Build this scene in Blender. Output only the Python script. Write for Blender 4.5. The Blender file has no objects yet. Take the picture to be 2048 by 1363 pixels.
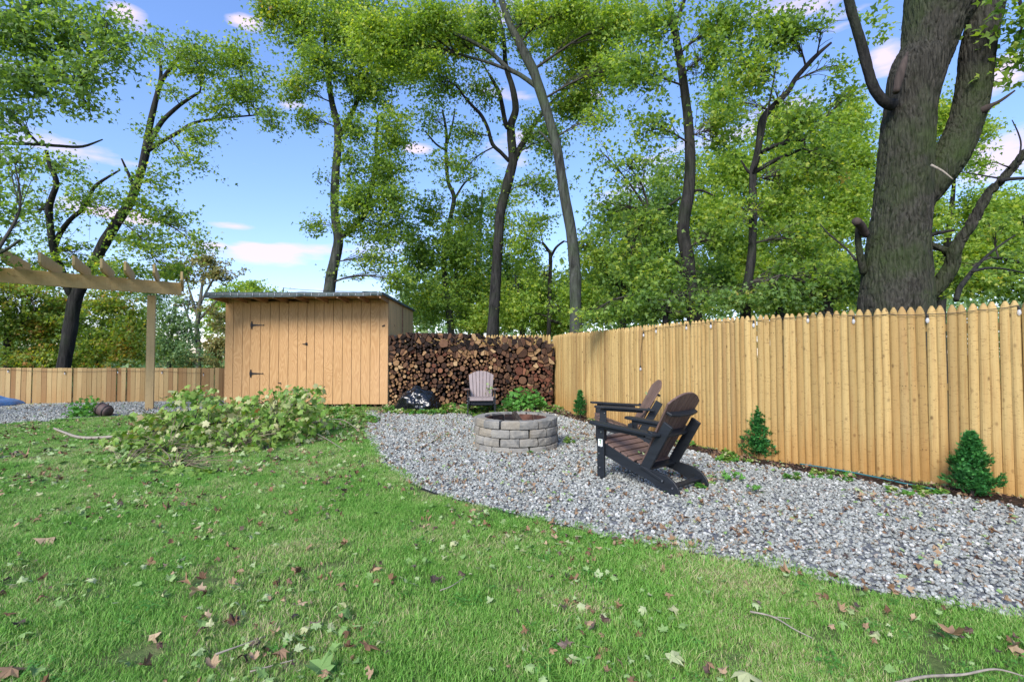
import bpy, bmesh, math, random
import numpy as np
from mathutils import Vector, Matrix, noise

random.seed(7)
rng = np.random.default_rng(7)
PI = math.pi
R = math.radians
S = bpy.context.scene
COL = S.collection

# ------------------------------------------------------------------ camera, sky, sun, exposure
EYE = 1.32
PITCH = R(1.69)
F = 967.1
cam = bpy.data.cameras.new('camera')
cam.sensor_width = 36.0
cam.lens = 17.0
cam.clip_start = 0.05
cam.clip_end = 2000
cam_ob = bpy.data.objects.new('camera', cam)
COL.objects.link(cam_ob)
cam_ob.location = (0, 0, EYE)
cam_ob.rotation_euler = (PI / 2 + PITCH, 0, 0)
S.camera = cam_ob

SUN_EL, SUN_AZ = 38.0, 205.0        # azimuth measured clockwise from +Y
world = bpy.data.worlds.new('World')
S.world = world
world.use_nodes = True
wn, wl = world.node_tree.nodes, world.node_tree.links
wn.clear()
wout = wn.new('ShaderNodeOutputWorld')
bg = wn.new('ShaderNodeBackground')
sky = wn.new('ShaderNodeTexSky')
sky.sky_type = 'NISHITA'
sky.sun_disc = False
sky.sun_elevation = R(SUN_EL)
sky.sun_rotation = R(SUN_AZ)
sky.altitude = 100
sky.air_density = 1.1
sky.dust_density = 0.25
sky.ozone_density = 3.0
bg.inputs['Strength'].default_value = 0.13
# thin streaky clouds, laid over the whole dome
tc = wn.new('ShaderNodeTexCoord')
mp = wn.new('ShaderNodeMapping')
mp.inputs['Scale'].default_value = (1.0, 1.0, 4.0)
mp.inputs['Location'].default_value = (0.35, 0.1, 0.62)
cn = wn.new('ShaderNodeTexNoise')
cn.inputs['Scale'].default_value = 4.6
cn.inputs['Detail'].default_value = 7
cn.inputs['Roughness'].default_value = 0.52
cr = wn.new('ShaderNodeValToRGB')
cr.color_ramp.elements[0].position = 0.61
cr.color_ramp.elements[1].position = 0.74
cr.color_ramp.elements[0].color = (0, 0, 0, 1)
cr.color_ramp.elements[1].color = (1, 1, 1, 1)
cmix = wn.new('ShaderNodeMixRGB')
cmix.inputs[2].default_value = (5.2, 4.4, 5.3, 1)
hs = wn.new('ShaderNodeHueSaturation')
hs.inputs['Saturation'].default_value = 1.2
hs.inputs['Value'].default_value = 1.66
mulc = wn.new('ShaderNodeMath'); mulc.operation = 'MULTIPLY'; mulc.inputs[1].default_value = 0.9
wl.new(tc.outputs['Generated'], mp.inputs['Vector'])
wl.new(mp.outputs[0], cn.inputs['Vector'])
CLOUDS = [(515, 500, .15, .032), (430, 490, .06, .02), (575, 212, .055, .030), (470, 452, .10, .016), (270, 436, .07, .016), (1995, 325, .09, .05), (1985, 160, .05, .03), (1770, 110, .06, .05), (480, 40, .05, .015), (250, 20, .05, .03), (1180, 190, .04, .02), (830, 300, .06, .02)]
_prev = None
for (cu_, cv_, cw_, chh_) in CLOUDS:
    a_ = (cu_ - 1024) / F; b_ = (681.5 - cv_) / F
    dv_ = Vector((a_, math.cos(PITCH) - b_ * math.sin(PITCH), math.sin(PITCH) + b_ * math.cos(PITCH))).normalized()
    s1 = wn.new('ShaderNodeVectorMath'); s1.operation = 'SUBTRACT'; s1.inputs[1].default_value = dv_
    wl.new(tc.outputs['Generated'], s1.inputs[0])
    s2 = wn.new('ShaderNodeVectorMath'); s2.operation = 'MULTIPLY'; s2.inputs[1].default_value = (1 / cw_, 1 / cw_, 1 / chh_)
    wl.new(s1.outputs[0], s2.inputs[0])
    s3 = wn.new('ShaderNodeVectorMath'); s3.operation = 'LENGTH'; wl.new(s2.outputs[0], s3.inputs[0])
    s4 = wn.new('ShaderNodeMath'); s4.operation = 'SUBTRACT'; s4.use_clamp = True; s4.inputs[0].default_value = 1.0; wl.new(s3.outputs['Value'], s4.inputs[1])
    if _prev is None: _prev = s4.outputs[0]
    else:
        s5 = wn.new('ShaderNodeMath'); s5.operation = 'MAXIMUM'; wl.new(_prev, s5.inputs[0]); wl.new(s4.outputs[0], s5.inputs[1]); _prev = s5.outputs[0]
s6 = wn.new('ShaderNodeMath'); s6.operation = 'MULTIPLY_ADD'; s6.inputs[1].default_value = 0.33
wl.new(_prev, s6.inputs[0]); wl.new(cn.outputs['Fac'], s6.inputs[2])
wl.new(s6.outputs[0], cr.inputs['Fac'])
wl.new(cr.outputs['Color'], mulc.inputs[0])
wl.new(mulc.outputs[0], cmix.inputs[0])
gm = wn.new('ShaderNodeGamma'); gm.inputs['Gamma'].default_value = 0.8
wl.new(sky.outputs[0], gm.inputs['Color'])
wl.new(gm.outputs[0], hs.inputs['Color'])
tint = wn.new('ShaderNodeMixRGB'); tint.blend_type = 'MULTIPLY'; tint.inputs[0].default_value = 1.0; tint.inputs[2].default_value = (0.98, 0.93, 1.12, 1)
wl.new(hs.outputs[0], tint.inputs[1])
wl.new(tint.outputs[0], cmix.inputs[1])
wl.new(cmix.outputs[0], bg.inputs['Color'])
wl.new(bg.outputs[0], wout.inputs['Surface'])

sun = bpy.data.lights.new('sun', 'SUN')
sun.energy = 3.4
sun.angle = R(26)
sun.color = (1.0, 0.95, 0.87)
sun_ob = bpy.data.objects.new('sun', sun)
COL.objects.link(sun_ob)
_az, _el = R(SUN_AZ), R(SUN_EL)
sdir = Vector((math.sin(_az) * math.cos(_el), math.cos(_az) * math.cos(_el), math.sin(_el)))
sun_ob.rotation_euler = sdir.to_track_quat('Z', 'Y').to_euler()
sun_ob.location = (0, -5, 12)

S.view_settings.view_transform = 'Standard'
S.view_settings.look = 'None'
S.view_settings.exposure = 0.72
S.view_settings.gamma = 1.0
S.view_settings.use_curve_mapping = False
S.render.engine = 'CYCLES'
S.cycles.max_bounces = 8
S.cycles.transmission_bounces = 4
S.cycles.transparent_max_bounces = 8
S.cycles.use_denoising = True

# ------------------------------------------------------------------ measuring helpers
_cp, _sp = math.cos(PITCH), math.sin(PITCH)


def ray(u, v):
    a, b = (u - 1024) / F, (681.5 - v) / F
    return a, _cp - b * _sp, _sp + b * _cp


def P(u, v, y):
    a, b, c = ray(u, v)
    k = y / b
    return Vector((a * k, y, EYE + c * k))


def G(u, v, z=0.0):
    a, b, c = ray(u, v)
    k = (z - EYE) / c
    return Vector((a * k, b * k, z))


def rnd(a, b):
    return random.uniform(a, b)


# ------------------------------------------------------------------ object helpers
def tag(o, label=None, cat=None, group=None, kind=None):
    if label: o['label'] = label
    if cat: o['category'] = cat
    if group: o['group'] = group
    if kind: o['kind'] = kind
    return o


def empty(name, loc=(0, 0, 0), rz=0.0, label=None, cat=None, group=None):
    o = bpy.data.objects.new(name, None)
    o.empty_display_size = 0.1
    COL.objects.link(o)
    o.location = loc
    o.rotation_euler = (0, 0, rz)
    return tag(o, label, cat, group)


def link_mesh(name, me, parent=None, loc=None, rot=None):
    o = bpy.data.objects.new(name, me)
    COL.objects.link(o)
    if parent is not None: o.parent = parent
    if loc is not None: o.location = loc
    if rot is not None: o.rotation_euler = rot
    return o


def np_mesh(name, verts, faces, mats, smooth=False, midx=None):
    """faces: (N,k) array of same-size polys"""
    me = bpy.data.meshes.new(name)
    verts = np.asarray(verts, dtype=np.float32)
    faces = np.asarray(faces, dtype=np.int32)
    nf, k = faces.shape
    me.vertices.add(len(verts))
    me.vertices.foreach_set('co', verts.ravel())
    me.loops.add(nf * k)
    me.loops.foreach_set('vertex_index', faces.ravel())
    me.polygons.add(nf)
    me.polygons.foreach_set('loop_start', np.arange(0, nf * k, k, dtype=np.int32))
    try:
        me.polygons.foreach_set('loop_total', np.full(nf, k, dtype=np.int32))
    except Exception:
        pass
    if smooth:
        me.polygons.foreach_set('use_smooth', np.ones(nf, dtype=bool))
    for m in (mats if isinstance(mats, (list, tuple)) else [mats]):
        me.materials.append(m)
    if midx is not None:
        me.polygons.foreach_set('material_index', np.asarray(midx, dtype=np.int32))
    me.update(calc_edges=True)
    return me


class MB:
    def __init__(self):
        self.v, self.f, self.m = [], [], []

    def add(self, vs, fs, mi=0):
        n = len(self.v)
        self.v += [tuple(p) for p in vs]
        self.f += [tuple(i + n for i in f) for f in fs]
        self.m += [mi] * len(fs)
        return self

    def box(self, c, s, M=None, mi=0, ch=0.0):
        """box centre c size s, rotated by 3x3 M about c, small chamfer ch along its edges"""
        hx, hy, hz = s[0] / 2, s[1] / 2, s[2] / 2
        if ch <= 0:
            vs = [Vector((x * hx, y * hy, z * hz)) for x in (-1, 1) for y in (-1, 1) for z in (-1, 1)]
            fs = [(0, 1, 3, 2), (4, 6, 7, 5), (0, 4, 5, 1), (2, 3, 7, 6), (0, 2, 6, 4), (1, 5, 7, 3)]
        else:
            ch = min(ch, hx * .9, hy * .9, hz * .9)
            vs, fs = [], []
            idx = {}
            for x in (-1, 1):
                for y in (-1, 1):
                    for z in (-1, 1):
                        for ax in range(3):
                            h = [hx - ch, hy - ch, hz - ch]
                            h[ax] += ch
                            idx[(x, y, z, ax)] = len(vs)
                            vs.append(Vector((x * h[0], y * h[1], z * h[2])))
            for ax in range(3):
                o1, o2 = [a for a in range(3) if a != ax]
                for sgn in (-1, 1):
                    q = []
                    for (p, r) in ((-1, -1), (1, -1), (1, 1), (-1, 1)):
                        k = [0, 0, 0]; k[ax] = sgn; k[o1] = p; k[o2] = r
                        q.append(idx[(k[0], k[1], k[2], ax)])
                    if (sgn > 0) == (ax == 1): q.reverse()
                    fs.append(tuple(q))
            for ax in range(3):
                o1, o2 = [a for a in range(3) if a != ax]
                for p in (-1, 1):
                    for r in (-1, 1):
                        ks = []
                        for t in (-1, 1):
                            k = [0, 0, 0]; k[ax] = t; k[o1] = p; k[o2] = r
                            ks.append(tuple(k))
                        q = [idx[ks[0] + (o1,)], idx[ks[1] + (o1,)], idx[ks[1] + (o2,)], idx[ks[0] + (o2,)]]
                        fs.append(tuple(q))
            for x in (-1, 1):
                for y in (-1, 1):
                    for z in (-1, 1):
                        fs.append((idx[(x, y, z, 0)], idx[(x, y, z, 1)], idx[(x, y, z, 2)]))
        c = Vector(c)
        vs = [c + (M @ p if M is not None else p) for p in vs]
        return self.add(vs, fs, mi)

    def tube(self, pts, rad, n=8, mi=0, cap=True, jit=0.0, ecc=None):
        pts = [Vector(p) for p in pts]
        if not isinstance(rad, (list, tuple)): rad = [rad] * len(pts)
        vs, fs = [], []
        ref = Vector((0.13, 1, 0.07))
        for i, p in enumerate(pts):
            a = pts[max(0, i - 1)]; b = pts[min(len(pts) - 1, i + 1)]
            t = (b - a)
            if t.length < 1e-9: t = Vector((0, 0, 1))
            t.normalize()
            s = t.cross(ref)
            if s.length < 0.15: s = t.cross(Vector((1, 0.1, 0)))
            s.normalize()
            w = s.cross(t).normalized()
            for k in range(n):
                an = 2 * PI * k / n
                rr = rad[i] * (1 + (rnd(-jit, jit) if jit else 0))
                vs.append(p + (s * math.cos(an) + w * math.sin(an)) * rr)
        for i in range(len(pts) - 1):
            for k in range(n):
                k2 = (k + 1) % n
                fs.append((i * n + k, i * n + k2, (i + 1) * n + k2, (i + 1) * n + k))
        if cap:
            fs.append(tuple(range(n))[::-1])
            fs.append(tuple((len(pts) - 1) * n + k for k in range(n)))
        return self.add(vs, fs, mi)

    def prism(self, poly, t, M, o, mi=0, ch=0.0):
        """extrude the 2-D polygon by thickness t (centred): local x,y -> M columns 0,1; thickness -> column 2"""
        o = Vector(o)
        n = len(poly)
        X, Y, Z = [Vector(M.col[i]) for i in range(3)]
        if ch > 0:
            cx = sum(p[0] for p in poly) / n; cy = sum(p[1] for p in poly) / n
            ins = []
            for i in range(n):
                a, b, c = Vector(poly[i - 1]), Vector(poly[i]), Vector(poly[(i + 1) % n])
                e1, e2 = (b - a).normalized(), (c - b).normalized()
                nn = Vector((-(e1.y + e2.y), e1.x + e2.x))
                if nn.length < 1e-6: nn = Vector((-e1.y, e1.x))
                nn.normalize()
                if nn.dot(Vector((cx, cy)) - b) < 0: nn = -nn
                ins.append((b.x + nn.x * ch, b.y + nn.y * ch))
            rings = [(ins, -t / 2), (poly, -t / 2 + ch), (poly, t / 2 - ch), (ins, t / 2)]
        else:
            rings = [(poly, -t / 2), (poly, t / 2)]
        vs, fs = [], []
        for pl, z in rings:
            for p in pl: vs.append(o + X * p[0] + Y * p[1] + Z * z)
        for r in range(len(rings) - 1):
            for k in range(n):
                k2 = (k + 1) % n
                fs.append((r * n + k, r * n + k2, (r + 1) * n + k2, (r + 1) * n + k))
        fs.append(tuple(range(n))[::-1])
        fs.append(tuple((len(rings) - 1) * n + k for k in range(n)))
        return self.add(vs, fs, mi)

    def mesh(self, name, mats, smooth=False):
        me = bpy.data.meshes.new(name)
        me.from_pydata(self.v, [], self.f)
        for m in (mats if isinstance(mats, (list, tuple)) else [mats]): me.materials.append(m)
        if len(set(self.m)) > 1: me.polygons.foreach_set('material_index', self.m)
        if smooth: me.polygons.foreach_set('use_smooth', [True] * len(self.f))
        me.update()
        bm = bmesh.new(); bm.from_mesh(me)
        bmesh.ops.recalc_face_normals(bm, faces=bm.faces)
        bm.to_mesh(me); bm.free()
        return me

    def build(self, name, mats, parent=None, smooth=False, loc=None, rot=None):
        return link_mesh(name, self.mesh(name, mats, smooth), parent, loc, rot)


def spline(pts, n):
    """Catmull-Rom through tuples of any length"""
    pts = [tuple(p) for p in pts]
    out = []
    for i in range(len(pts) - 1):
        p0 = pts[max(0, i - 1)]; p1 = pts[i]; p2 = pts[i + 1]; p3 = pts[min(len(pts) - 1, i + 2)]
        for k in range(n):
            t = k / n
            out.append(tuple(0.5 * ((2 * b) + (-a + c) * t + (2 * a - 5 * b + 4 * c - d) * t * t + (-a + 3 * b - 3 * c + d) * t ** 3)
                             for a, b, c, d in zip(p0, p1, p2, p3)))
    out.append(pts[-1])
    return out


# ------------------------------------------------------------------ material helpers
class NT:
    def __init__(self, name):
        self.m = bpy.data.materials.new(name)
        self.m.use_nodes = True
        self.t = self.m.node_tree
        self.t.nodes.clear()
        self.out = self.t.nodes.new('ShaderNodeOutputMaterial')

    def n(self, ty, ins=None, **at):
        nd = self.t.nodes.new('ShaderNode' + ty)
        for k, v in at.items(): setattr(nd, k, v)
        for k, v in (ins or {}).items():
            s = nd.inputs[k]
            if isinstance(v, bpy.types.NodeSocket): self.t.links.new(v, s)
            else: s.default_value = v
        return nd

    def math(self, op, a, b=0.0, c=None, clamp=False):
        nd = self.n('Math', operation=op, use_clamp=clamp)
        for i, x in enumerate((a, b, c)):
            if x is None: continue
            if isinstance(x, bpy.types.NodeSocket): self.t.links.new(x, nd.inputs[i])
            else: nd.inputs[i].default_value = x
        return nd.outputs[0]

    def ramp(self, fac, stops, interp='LINEAR'):
        nd = self.n('ValToRGB', {'Fac': fac})
        cr_ = nd.color_ramp
        cr_.interpolation = interp
        while len(cr_.elements) < len(stops): cr_.elements.new(0.5)
        for e, (p, c) in zip(cr_.elements, stops):
            e.position = p
            e.color = (c[0], c[1], c[2], 1) if isinstance(c, (tuple, list)) else (c, c, c, 1)
        return nd.outputs['Color']

    def mix(self, fac, a, b, mode='MIX'):
        nd = self.n('MixRGB', blend_type=mode)
        for i, x in enumerate((fac, a, b)):
            if isinstance(x, bpy.types.NodeSocket): self.t.links.new(x, nd.inputs[i])
            elif isinstance(x, (tuple, list)): nd.inputs[i].default_value = (x[0], x[1], x[2], 1)
            else: nd.inputs[i].default_value = x if i == 0 else (x, x, x, 1)
        return nd.outputs[0]

    def coords(self, scale=(1, 1, 1), rand=0.0, kind='Object'):
        tc_ = self.n('TexCoord')
        v = tc_.outputs[kind]
        if rand:
            oi = self.n('ObjectInfo')
            add = self.n('VectorMath', operation='MULTIPLY_ADD')
            cb = self.n('CombineXYZ', {0: oi.outputs['Random'], 1: self.math('FRACT', self.math('MULTIPLY', oi.outputs['Random'], 37.3)), 2: self.math('FRACT', self.math('MULTIPLY', oi.outputs['Random'], 91.7))})
            self.t.links.new(cb.outputs[0], add.inputs[0])
            add.inputs[1].default_value = (rand, rand, rand)
            self.t.links.new(v, add.inputs[2])
            v = add.outputs[0]
        mp_ = self.n('Mapping', {'Vector': v})
        mp_.inputs['Scale'].default_value = scale
        return mp_.outputs[0]

    def noise(self, vec, scale=5, detail=4, rough=0.5, dist=0.0):
        return self.n('TexNoise', {'Vector': vec, 'Scale': scale, 'Detail': detail, 'Roughness': rough, 'Distortion': dist}).outputs['Fac']

    def rand(self):
        return self.n('ObjectInfo').outputs['Random']

    def bump(self, h, strength=0.5, dist=0.01):
        return self.n('Bump', {'Height': h, 'Strength': strength, 'Distance': dist}).outputs[0]

    def bsdf(self, col, rough=0.8, bump=None, spec=0.3, **kw):
        ins = {'Base Color': col if isinstance(col, bpy.types.NodeSocket) else (col[0], col[1], col[2], 1), 'Roughness': rough, 'Specular IOR Level': spec}
        ins.update(kw)
        nd = self.n('BsdfPrincipled', ins)
        if bump is not None: self.t.links.new(bump, nd.inputs['Normal'])
        self.sh = nd.outputs[0]
        return self

    def done(self):
        self.t.links.new(self.sh, self.out.inputs['Surface'])
        return self.m


def M_leaf(name, stops, trans=0.55, rough=0.5, cl=0.35, tint=(1, 1, 1)):
    """leaf: colour differs from leaf to leaf and drifts slowly from bough to bough"""
    n = NT(name)
    g = n.n('NewGeometry')
    co = n.coords((1, 1, 1))
    big = n.noise(co, 0.55, 2)
    f = n.math('ADD', n.math('MULTIPLY', g.outputs['Random Per Island'], 1 - cl), n.math('MULTIPLY', n.math('SUBTRACT', n.math('MULTIPLY', big, 2.4), 0.7, clamp=True), cl), clamp=True)
    c = n.ramp(f, stops)
    n.bsdf(c, rough, spec=0.35)
    tcol = n.mix(1.0, c, (1.6 * tint[0], 1.5 * tint[1], 0.5 * tint[2]), 'MULTIPLY')
    tr = n.n('BsdfTranslucent', {'Color': tcol})
    mx = n.n('MixShader', {'Fac': trans, 1: n.sh, 2: tr.outputs[0]})
    n.sh = mx.outputs[0]
    return n.done()


def M_bark(name, dark, light, moss, mossamt=0.5, scale=1.0, bump=1.0):
    n = NT(name)
    co = n.coords((1, 1, 0.13))
    iso = n.coords((1, 1, 1))
    a = n.noise(co, 14 * scale, 6, 0.62, 0.6)
    b = n.noise(iso, 1.3, 4, 0.6)
    c = n.ramp(a, [(0.32, dark), (0.62, light)])
    fine = n.noise(iso, 40 * scale, 3, 0.6)
    mo = n.ramp(n.math('ADD', n.math('MULTIPLY', b, 0.75), n.math('MULTIPLY', fine, 0.3)), [(0.55 - 0.12 * mossamt, 0.0), (0.68, 1.0)])
    c = n.mix(n.math('MULTIPLY', mo, mossamt), c, moss)
    h = n.math('ADD', a, n.math('MULTIPLY', fine, 0.3))
    return n.bsdf(c, 0.95, n.bump(h, 0.9 * bump, 0.03), spec=0.15).done()


def M_simple(name, col, rough=0.6, vary=0.15, scale=20, bump=0.2, spec=0.4, metallic=0.0, rand=0.0, stretch=(1, 1, 1), bd=0.004):
    n = NT(name)
    co = n.coords(stretch, rand=3.0 if rand else 0.0)
    a = n.noise(co, scale, 5, 0.6)
    lo = tuple(x * (1 - vary) for x in col); hi = tuple(min(1, x * (1 + vary)) for x in col)
    c = n.ramp(a, [(0.3, lo), (0.7, hi)])
    if rand:
        c = n.mix(1.0, c, n.ramp(n.rand(), [(0, 1 - rand), (1, 1 + rand * .5)]), 'MULTIPLY')
    return n.bsdf(c, rough, n.bump(a, bump, bd), spec=spec, Metallic=metallic).done()


def M_wood(name, base, dark, orange, knots=1.0, wet=0.0, streak=0.5, randamt=0.16, axis='z', kscale=1.0, odd=(.88, .97, .35)):
    """sawn or peeled softwood: long grain, knots, a different tone for every piece, damp foot"""
    n = NT(name)
    st = {'z': (1, 1, 0.045), 'x': (0.045, 1, 1), 'y': (1, 0.045, 1)}[axis]
    co = n.coords(st, rand=7.0)
    iso = n.coords({'z': (1, 1, .55), 'x': (.55, 1, 1), 'y': (1, .55, 1)}[axis], rand=7.0)
    gr = n.noise(co, 60, 5, 0.65, 0.4)
    big = n.noise(co, 9, 3, 0.5, 0.8)
    c = n.mix(n.math('MULTIPLY', gr, 0.55), base, tuple(x * .78 for x in base))
    c = n.mix(n.ramp(big, [(0.48, 0.0), (0.72, streak)]), c, orange)
    r = n.rand()
    c = n.mix(1.0, c, n.ramp(r, [(0, (1 - randamt, 1 - randamt * 1.1, 1 - randamt * 1.3)), (0.5, (1, 1, 1)), (1, (1 + randamt * .35, 1 + randamt * .4, 1 + randamt * .45))]), 'MULTIPLY')
    # a few pieces weathered to brown
    od = n.math('FRACT', n.math('MULTIPLY', r, 53.7))
    c = n.mix(n.ramp(od, [(odd[0], 0.0), (odd[1], odd[2])]), c, dark)
    if knots:
        vo = n.n('TexVoronoi', {'Vector': iso, 'Scale': 15.0 * kscale, 'Randomness': 1.0})
        sel = n.ramp(n.math('FRACT', n.math('MULTIPLY', n.n('SeparateColor', {0: vo.outputs['Color']}).outputs[0], 7.0)), [(0.5, 0.0), (0.95, 1.0)])
        k = n.ramp(vo.outputs['Distance'], [(0.08, 1.0), (0.24, 0.0)])
        c = n.mix(n.math('MULTIPLY', n.math('MULTIPLY', k, sel), 0.85 * knots), c, tuple(x * .55 for x in dark))
        marks = n.noise(n.coords((1, 1, 3.6), rand=7.0), 19 * kscale, 3, 0.55, 1.6)
        c = n.mix(n.ramp(marks, [(0.60, 0.0), (0.67, 0.75 * knots)]), c, tuple(x * .8 for x in dark))
        st2 = n.noise(n.coords((1, 1, .05), rand=3.0), 24, 3, .6)
        c = n.mix(n.ramp(st2, [(0.50, 0.0), (0.72, 0.55 * knots)]), c, tuple((x + y) / 2 for x, y in zip(dark, orange)))
    if wet:
        z = n.n('SeparateXYZ', {0: n.n('TexCoord').outputs['Object']}).outputs[2]
        w = n.math('SUBTRACT', n.math('ADD', 0.34, n.math('MULTIPLY', n.noise(n.coords((6, 6, .6), rand=5.0), 6, 3), 0.5)), z)
        c = n.mix(n.ramp(w, [(0.0, 0.0), (0.5, wet)]), c, tuple(x * y for x, y in zip(orange, (.85, .72, .55))))
    return n.bsdf(c, 0.72, n.bump(n.math('ADD', gr, big), 0.5, 0.004), spec=0.25).done()


MAT = {}
MAT['picket'] = M_wood('peeled_pine', (0.47, 0.33, 0.130), (0.17, 0.09, 0.035), (0.42, 0.235, 0.075), knots=1.0, wet=0.5, streak=0.5, randamt=.3, odd=(.8, .97, .5))
MAT['board'] = M_wood('fence_board', (0.45, 0.32, 0.145), (0.19, 0.085, 0.03), (0.40, 0.21, 0.08), knots=0.5, wet=0.2, streak=0.4, randamt=0.25, odd=(.72, .85, .62))
MAT['treated'] = M_wood('treated_pine_x', (0.54, 0.39, 0.18), (0.22, 0.14, 0.06), (0.36, 0.24, 0.10), knots=0.5, streak=0.4, randamt=0.08, axis='x', kscale=.5)
MAT['treated_z'] = M_wood('treated_pine_z', (0.54, 0.38, 0.18), (0.22, 0.14, 0.06), (0.38, 0.24, 0.10), knots=0.5, streak=0.4, randamt=0.08, axis='z', kscale=.5)
MAT['framing'] = M_simple('shed_framing', (0.34, 0.19, 0.10), 0.8, 0.3, 12, stretch=(1, .1, 1), rand=.2)


def M_ply():
    n = NT('grooved_plywood')
    co = n.coords((1, 1, 0.16), rand=11.0)
    fld = n.noise(co, 3.6, 2, 0.45, 0.9)
    ring = n.math('SINE', n.math('MULTIPLY', fld, 120.0))
    ringf = n.math('ADD', n.math('MULTIPLY', ring, 0.5), 0.5)
    fine = n.noise(n.coords((1, 1, 0.05), rand=11.0), 90, 3, 0.6)
    c = n.mix(n.math('MULTIPLY', ringf, 0.6), (0.55, 0.335, 0.15), (0.37, 0.195, 0.075))
    c = n.mix(n.math('MULTIPLY', fine, 0.25), c, (0.34, 0.15, 0.05))
    big = n.noise(n.coords((1, 1, .5)), 0.8, 3)
    c = n.mix(n.ramp(big, [(0.45, 0.0), (0.75, 0.35)]), c, (0.62, 0.37, 0.19))
    # faint cross scoring of the rough-sawn face
    sc = n.n('TexWave', {'Vector': n.coords(), 'Scale': 14.0, 'Distortion': 0.6}, bands_direction='Z').outputs['Fac']
    c = n.mix(n.math('MULTIPLY', sc, 0.10), c, (0.62, 0.43, 0.28))
    return n.bsdf(c, 0.75, n.bump(n.math('ADD', ringf, n.math('MULTIPLY', fine, .6)), 0.25, 0.003), spec=0.2).done()


MAT['ply'] = M_ply()
MAT['ply_side'] = M_simple('shed_side_board', (0.56, 0.37, 0.18), 0.8, 0.2, 16, stretch=(1, 1, .08), rand=.15)
MAT['felt'] = M_simple('roof_membrane', (0.035, 0.055, 0.055), 0.55, 0.4, 7, bump=.5, bd=.02)
MAT['felt_top'] = M_simple('roof_top', (0.08, 0.12, 0.10), 0.7, 0.4, 9)
MAT['black_metal'] = M_simple('black_iron', (0.012, 0.011, 0.012), 0.5, 0.3, 30)
MAT['steel'] = M_simple('steel', (0.55, 0.56, 0.58), 0.35, 0.1, 30, metallic=1.0)
MAT['plastic_black'] = M_simple('black_lumber', (0.010, 0.013, 0.017), 0.52, 0.35, 30, bump=.5, bd=.002, stretch=(1, .12, 1), spec=.45)
MAT['plastic_brown'] = M_simple('brown_lumber', (0.145, 0.090, 0.070), 0.55, 0.22, 34, bump=.5, bd=.002, rand=.12, stretch=(1, .15, .15), spec=.45)
MAT['plastic_mauve'] = M_simple('weathered_brown_lumber', (0.225, 0.18, 0.17), 0.5, 0.16, 34, bump=.4, bd=.002, rand=.1, stretch=(1, .15, .15), spec=.45)
MAT['paper'] = M_simple('white_label', (0.7, 0.72, 0.68), 0.6, 0.05, 20)
MAT['paper_print'] = M_simple('label_print', (0.10, 0.25, 0.10), 0.6, 0.1, 20)
MAT['glass'] = NT('bulb_glass').bsdf((0.7, 0.72, 0.74), 0.12, spec=.8, Alpha=0.5).done()
MAT['wire'] = M_simple('wire', (0.012, 0.014, 0.012), 0.6, 0.1, 20)
MAT['hose'] = M_simple('teal_hose', (0.03, 0.13, 0.14), 0.45, 0.2, 20)
MAT['edging'] = M_simple('edging', (0.018, 0.02, 0.024), 0.6, 0.2, 20)


def M_stone_block():
    n = NT('cast_stone_block')
    co = n.coords(rand=9.0)
    a = n.noise(co, 7, 5, 0.6, 0.6)
    b = n.noise(co, 60, 4, 0.65)
    d = n.noise(co, 3, 3, 0.5)
    c = n.ramp(a, [(0.3, (0.13, 0.128, 0.118)), (0.5, (0.265, 0.25, 0.215)), (0.75, (0.40, 0.37, 0.30))])
    c = n.mix(n.ramp(n.math('ADD', n.math('MULTIPLY', d, .5), n.math('MULTIPLY', n.rand(), .5)), [(0.5, 0.0), (0.8, 0.6)]), c, (0.34, 0.27, 0.17))
    c = n.mix(n.math('MULTIPLY', b, 0.5), c, (0.15, 0.15, 0.14))
    # soot inside the ring
    p = n.n('TexCoord').outputs['Object']
    z = n.n('SeparateXYZ', {0: p})
    rad = z.outputs[0]
    soot = n.ramp(rad, [(0.0, 0.0), (0.5, 0.0)])
    return n.bsdf(c, 0.92, n.bump(n.math('ADD', a, n.math('MULTIPLY', b, .4)), 0.7, 0.012), spec=0.2).done()


MAT['block'] = M_stone_block()


def M_soot():
    n = NT('sooty_fire_brick')
    a = n.noise(n.coords(rand=6.0), 9, 4)
    c = n.ramp(n.math('ADD', n.math('MULTIPLY', a, .6), n.math('MULTIPLY', n.rand(), .45)), [(0.4, (0.018, 0.015, 0.016)), (0.66, (0.085, 0.04, 0.028)), (0.85, (0.19, 0.09, 0.06))])
    return n.bsdf(c, 0.9, n.bump(a, .6, .01), spec=.2).done()


MAT['soot'] = M_soot()


def M_gravel():
    n = NT('crushed_stone')
    co = n.coords(rand=9.0)
    a = n.noise(co, 1.6, 3)
    c = n.ramp(n.rand(), [(0.0, (0.22, 0.23, 0.205)), (0.3, (0.31, 0.32, 0.285)), (0.62, (0.38, 0.395, 0.35)), (0.88, (0.48, 0.49, 0.44)), (1.0, (0.74, 0.72, 0.65))])
    c = n.mix(n.math('MULTIPLY', a, .3), c, (0.2, 0.2, 0.2))
    c = n.mix(n.ramp(n.math('FRACT', n.math('MULTIPLY', n.rand(), 71.3)), [(0.93, 0.0), (0.96, .5)]), c, (0.30, 0.2, 0.13))
    return n.bsdf(c, 0.85, n.bump(a, .4, .3), spec=.3).done()


MAT['stone'] = M_gravel()


def M_ground(name, cs, scale=6, bump=.8, sp=12):
    n = NT(name)
    co = n.coords()
    a = n.noise(co, scale, 6, 0.65)
    b = n.noise(co, sp * 3, 4, 0.7)
    c = n.ramp(n.math('ADD', n.math('MULTIPLY', a, .6), n.math('MULTIPLY', b, .4)), cs)
    return n.bsdf(c, 0.95, n.bump(b, bump, .02), spec=.1).done()


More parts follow.
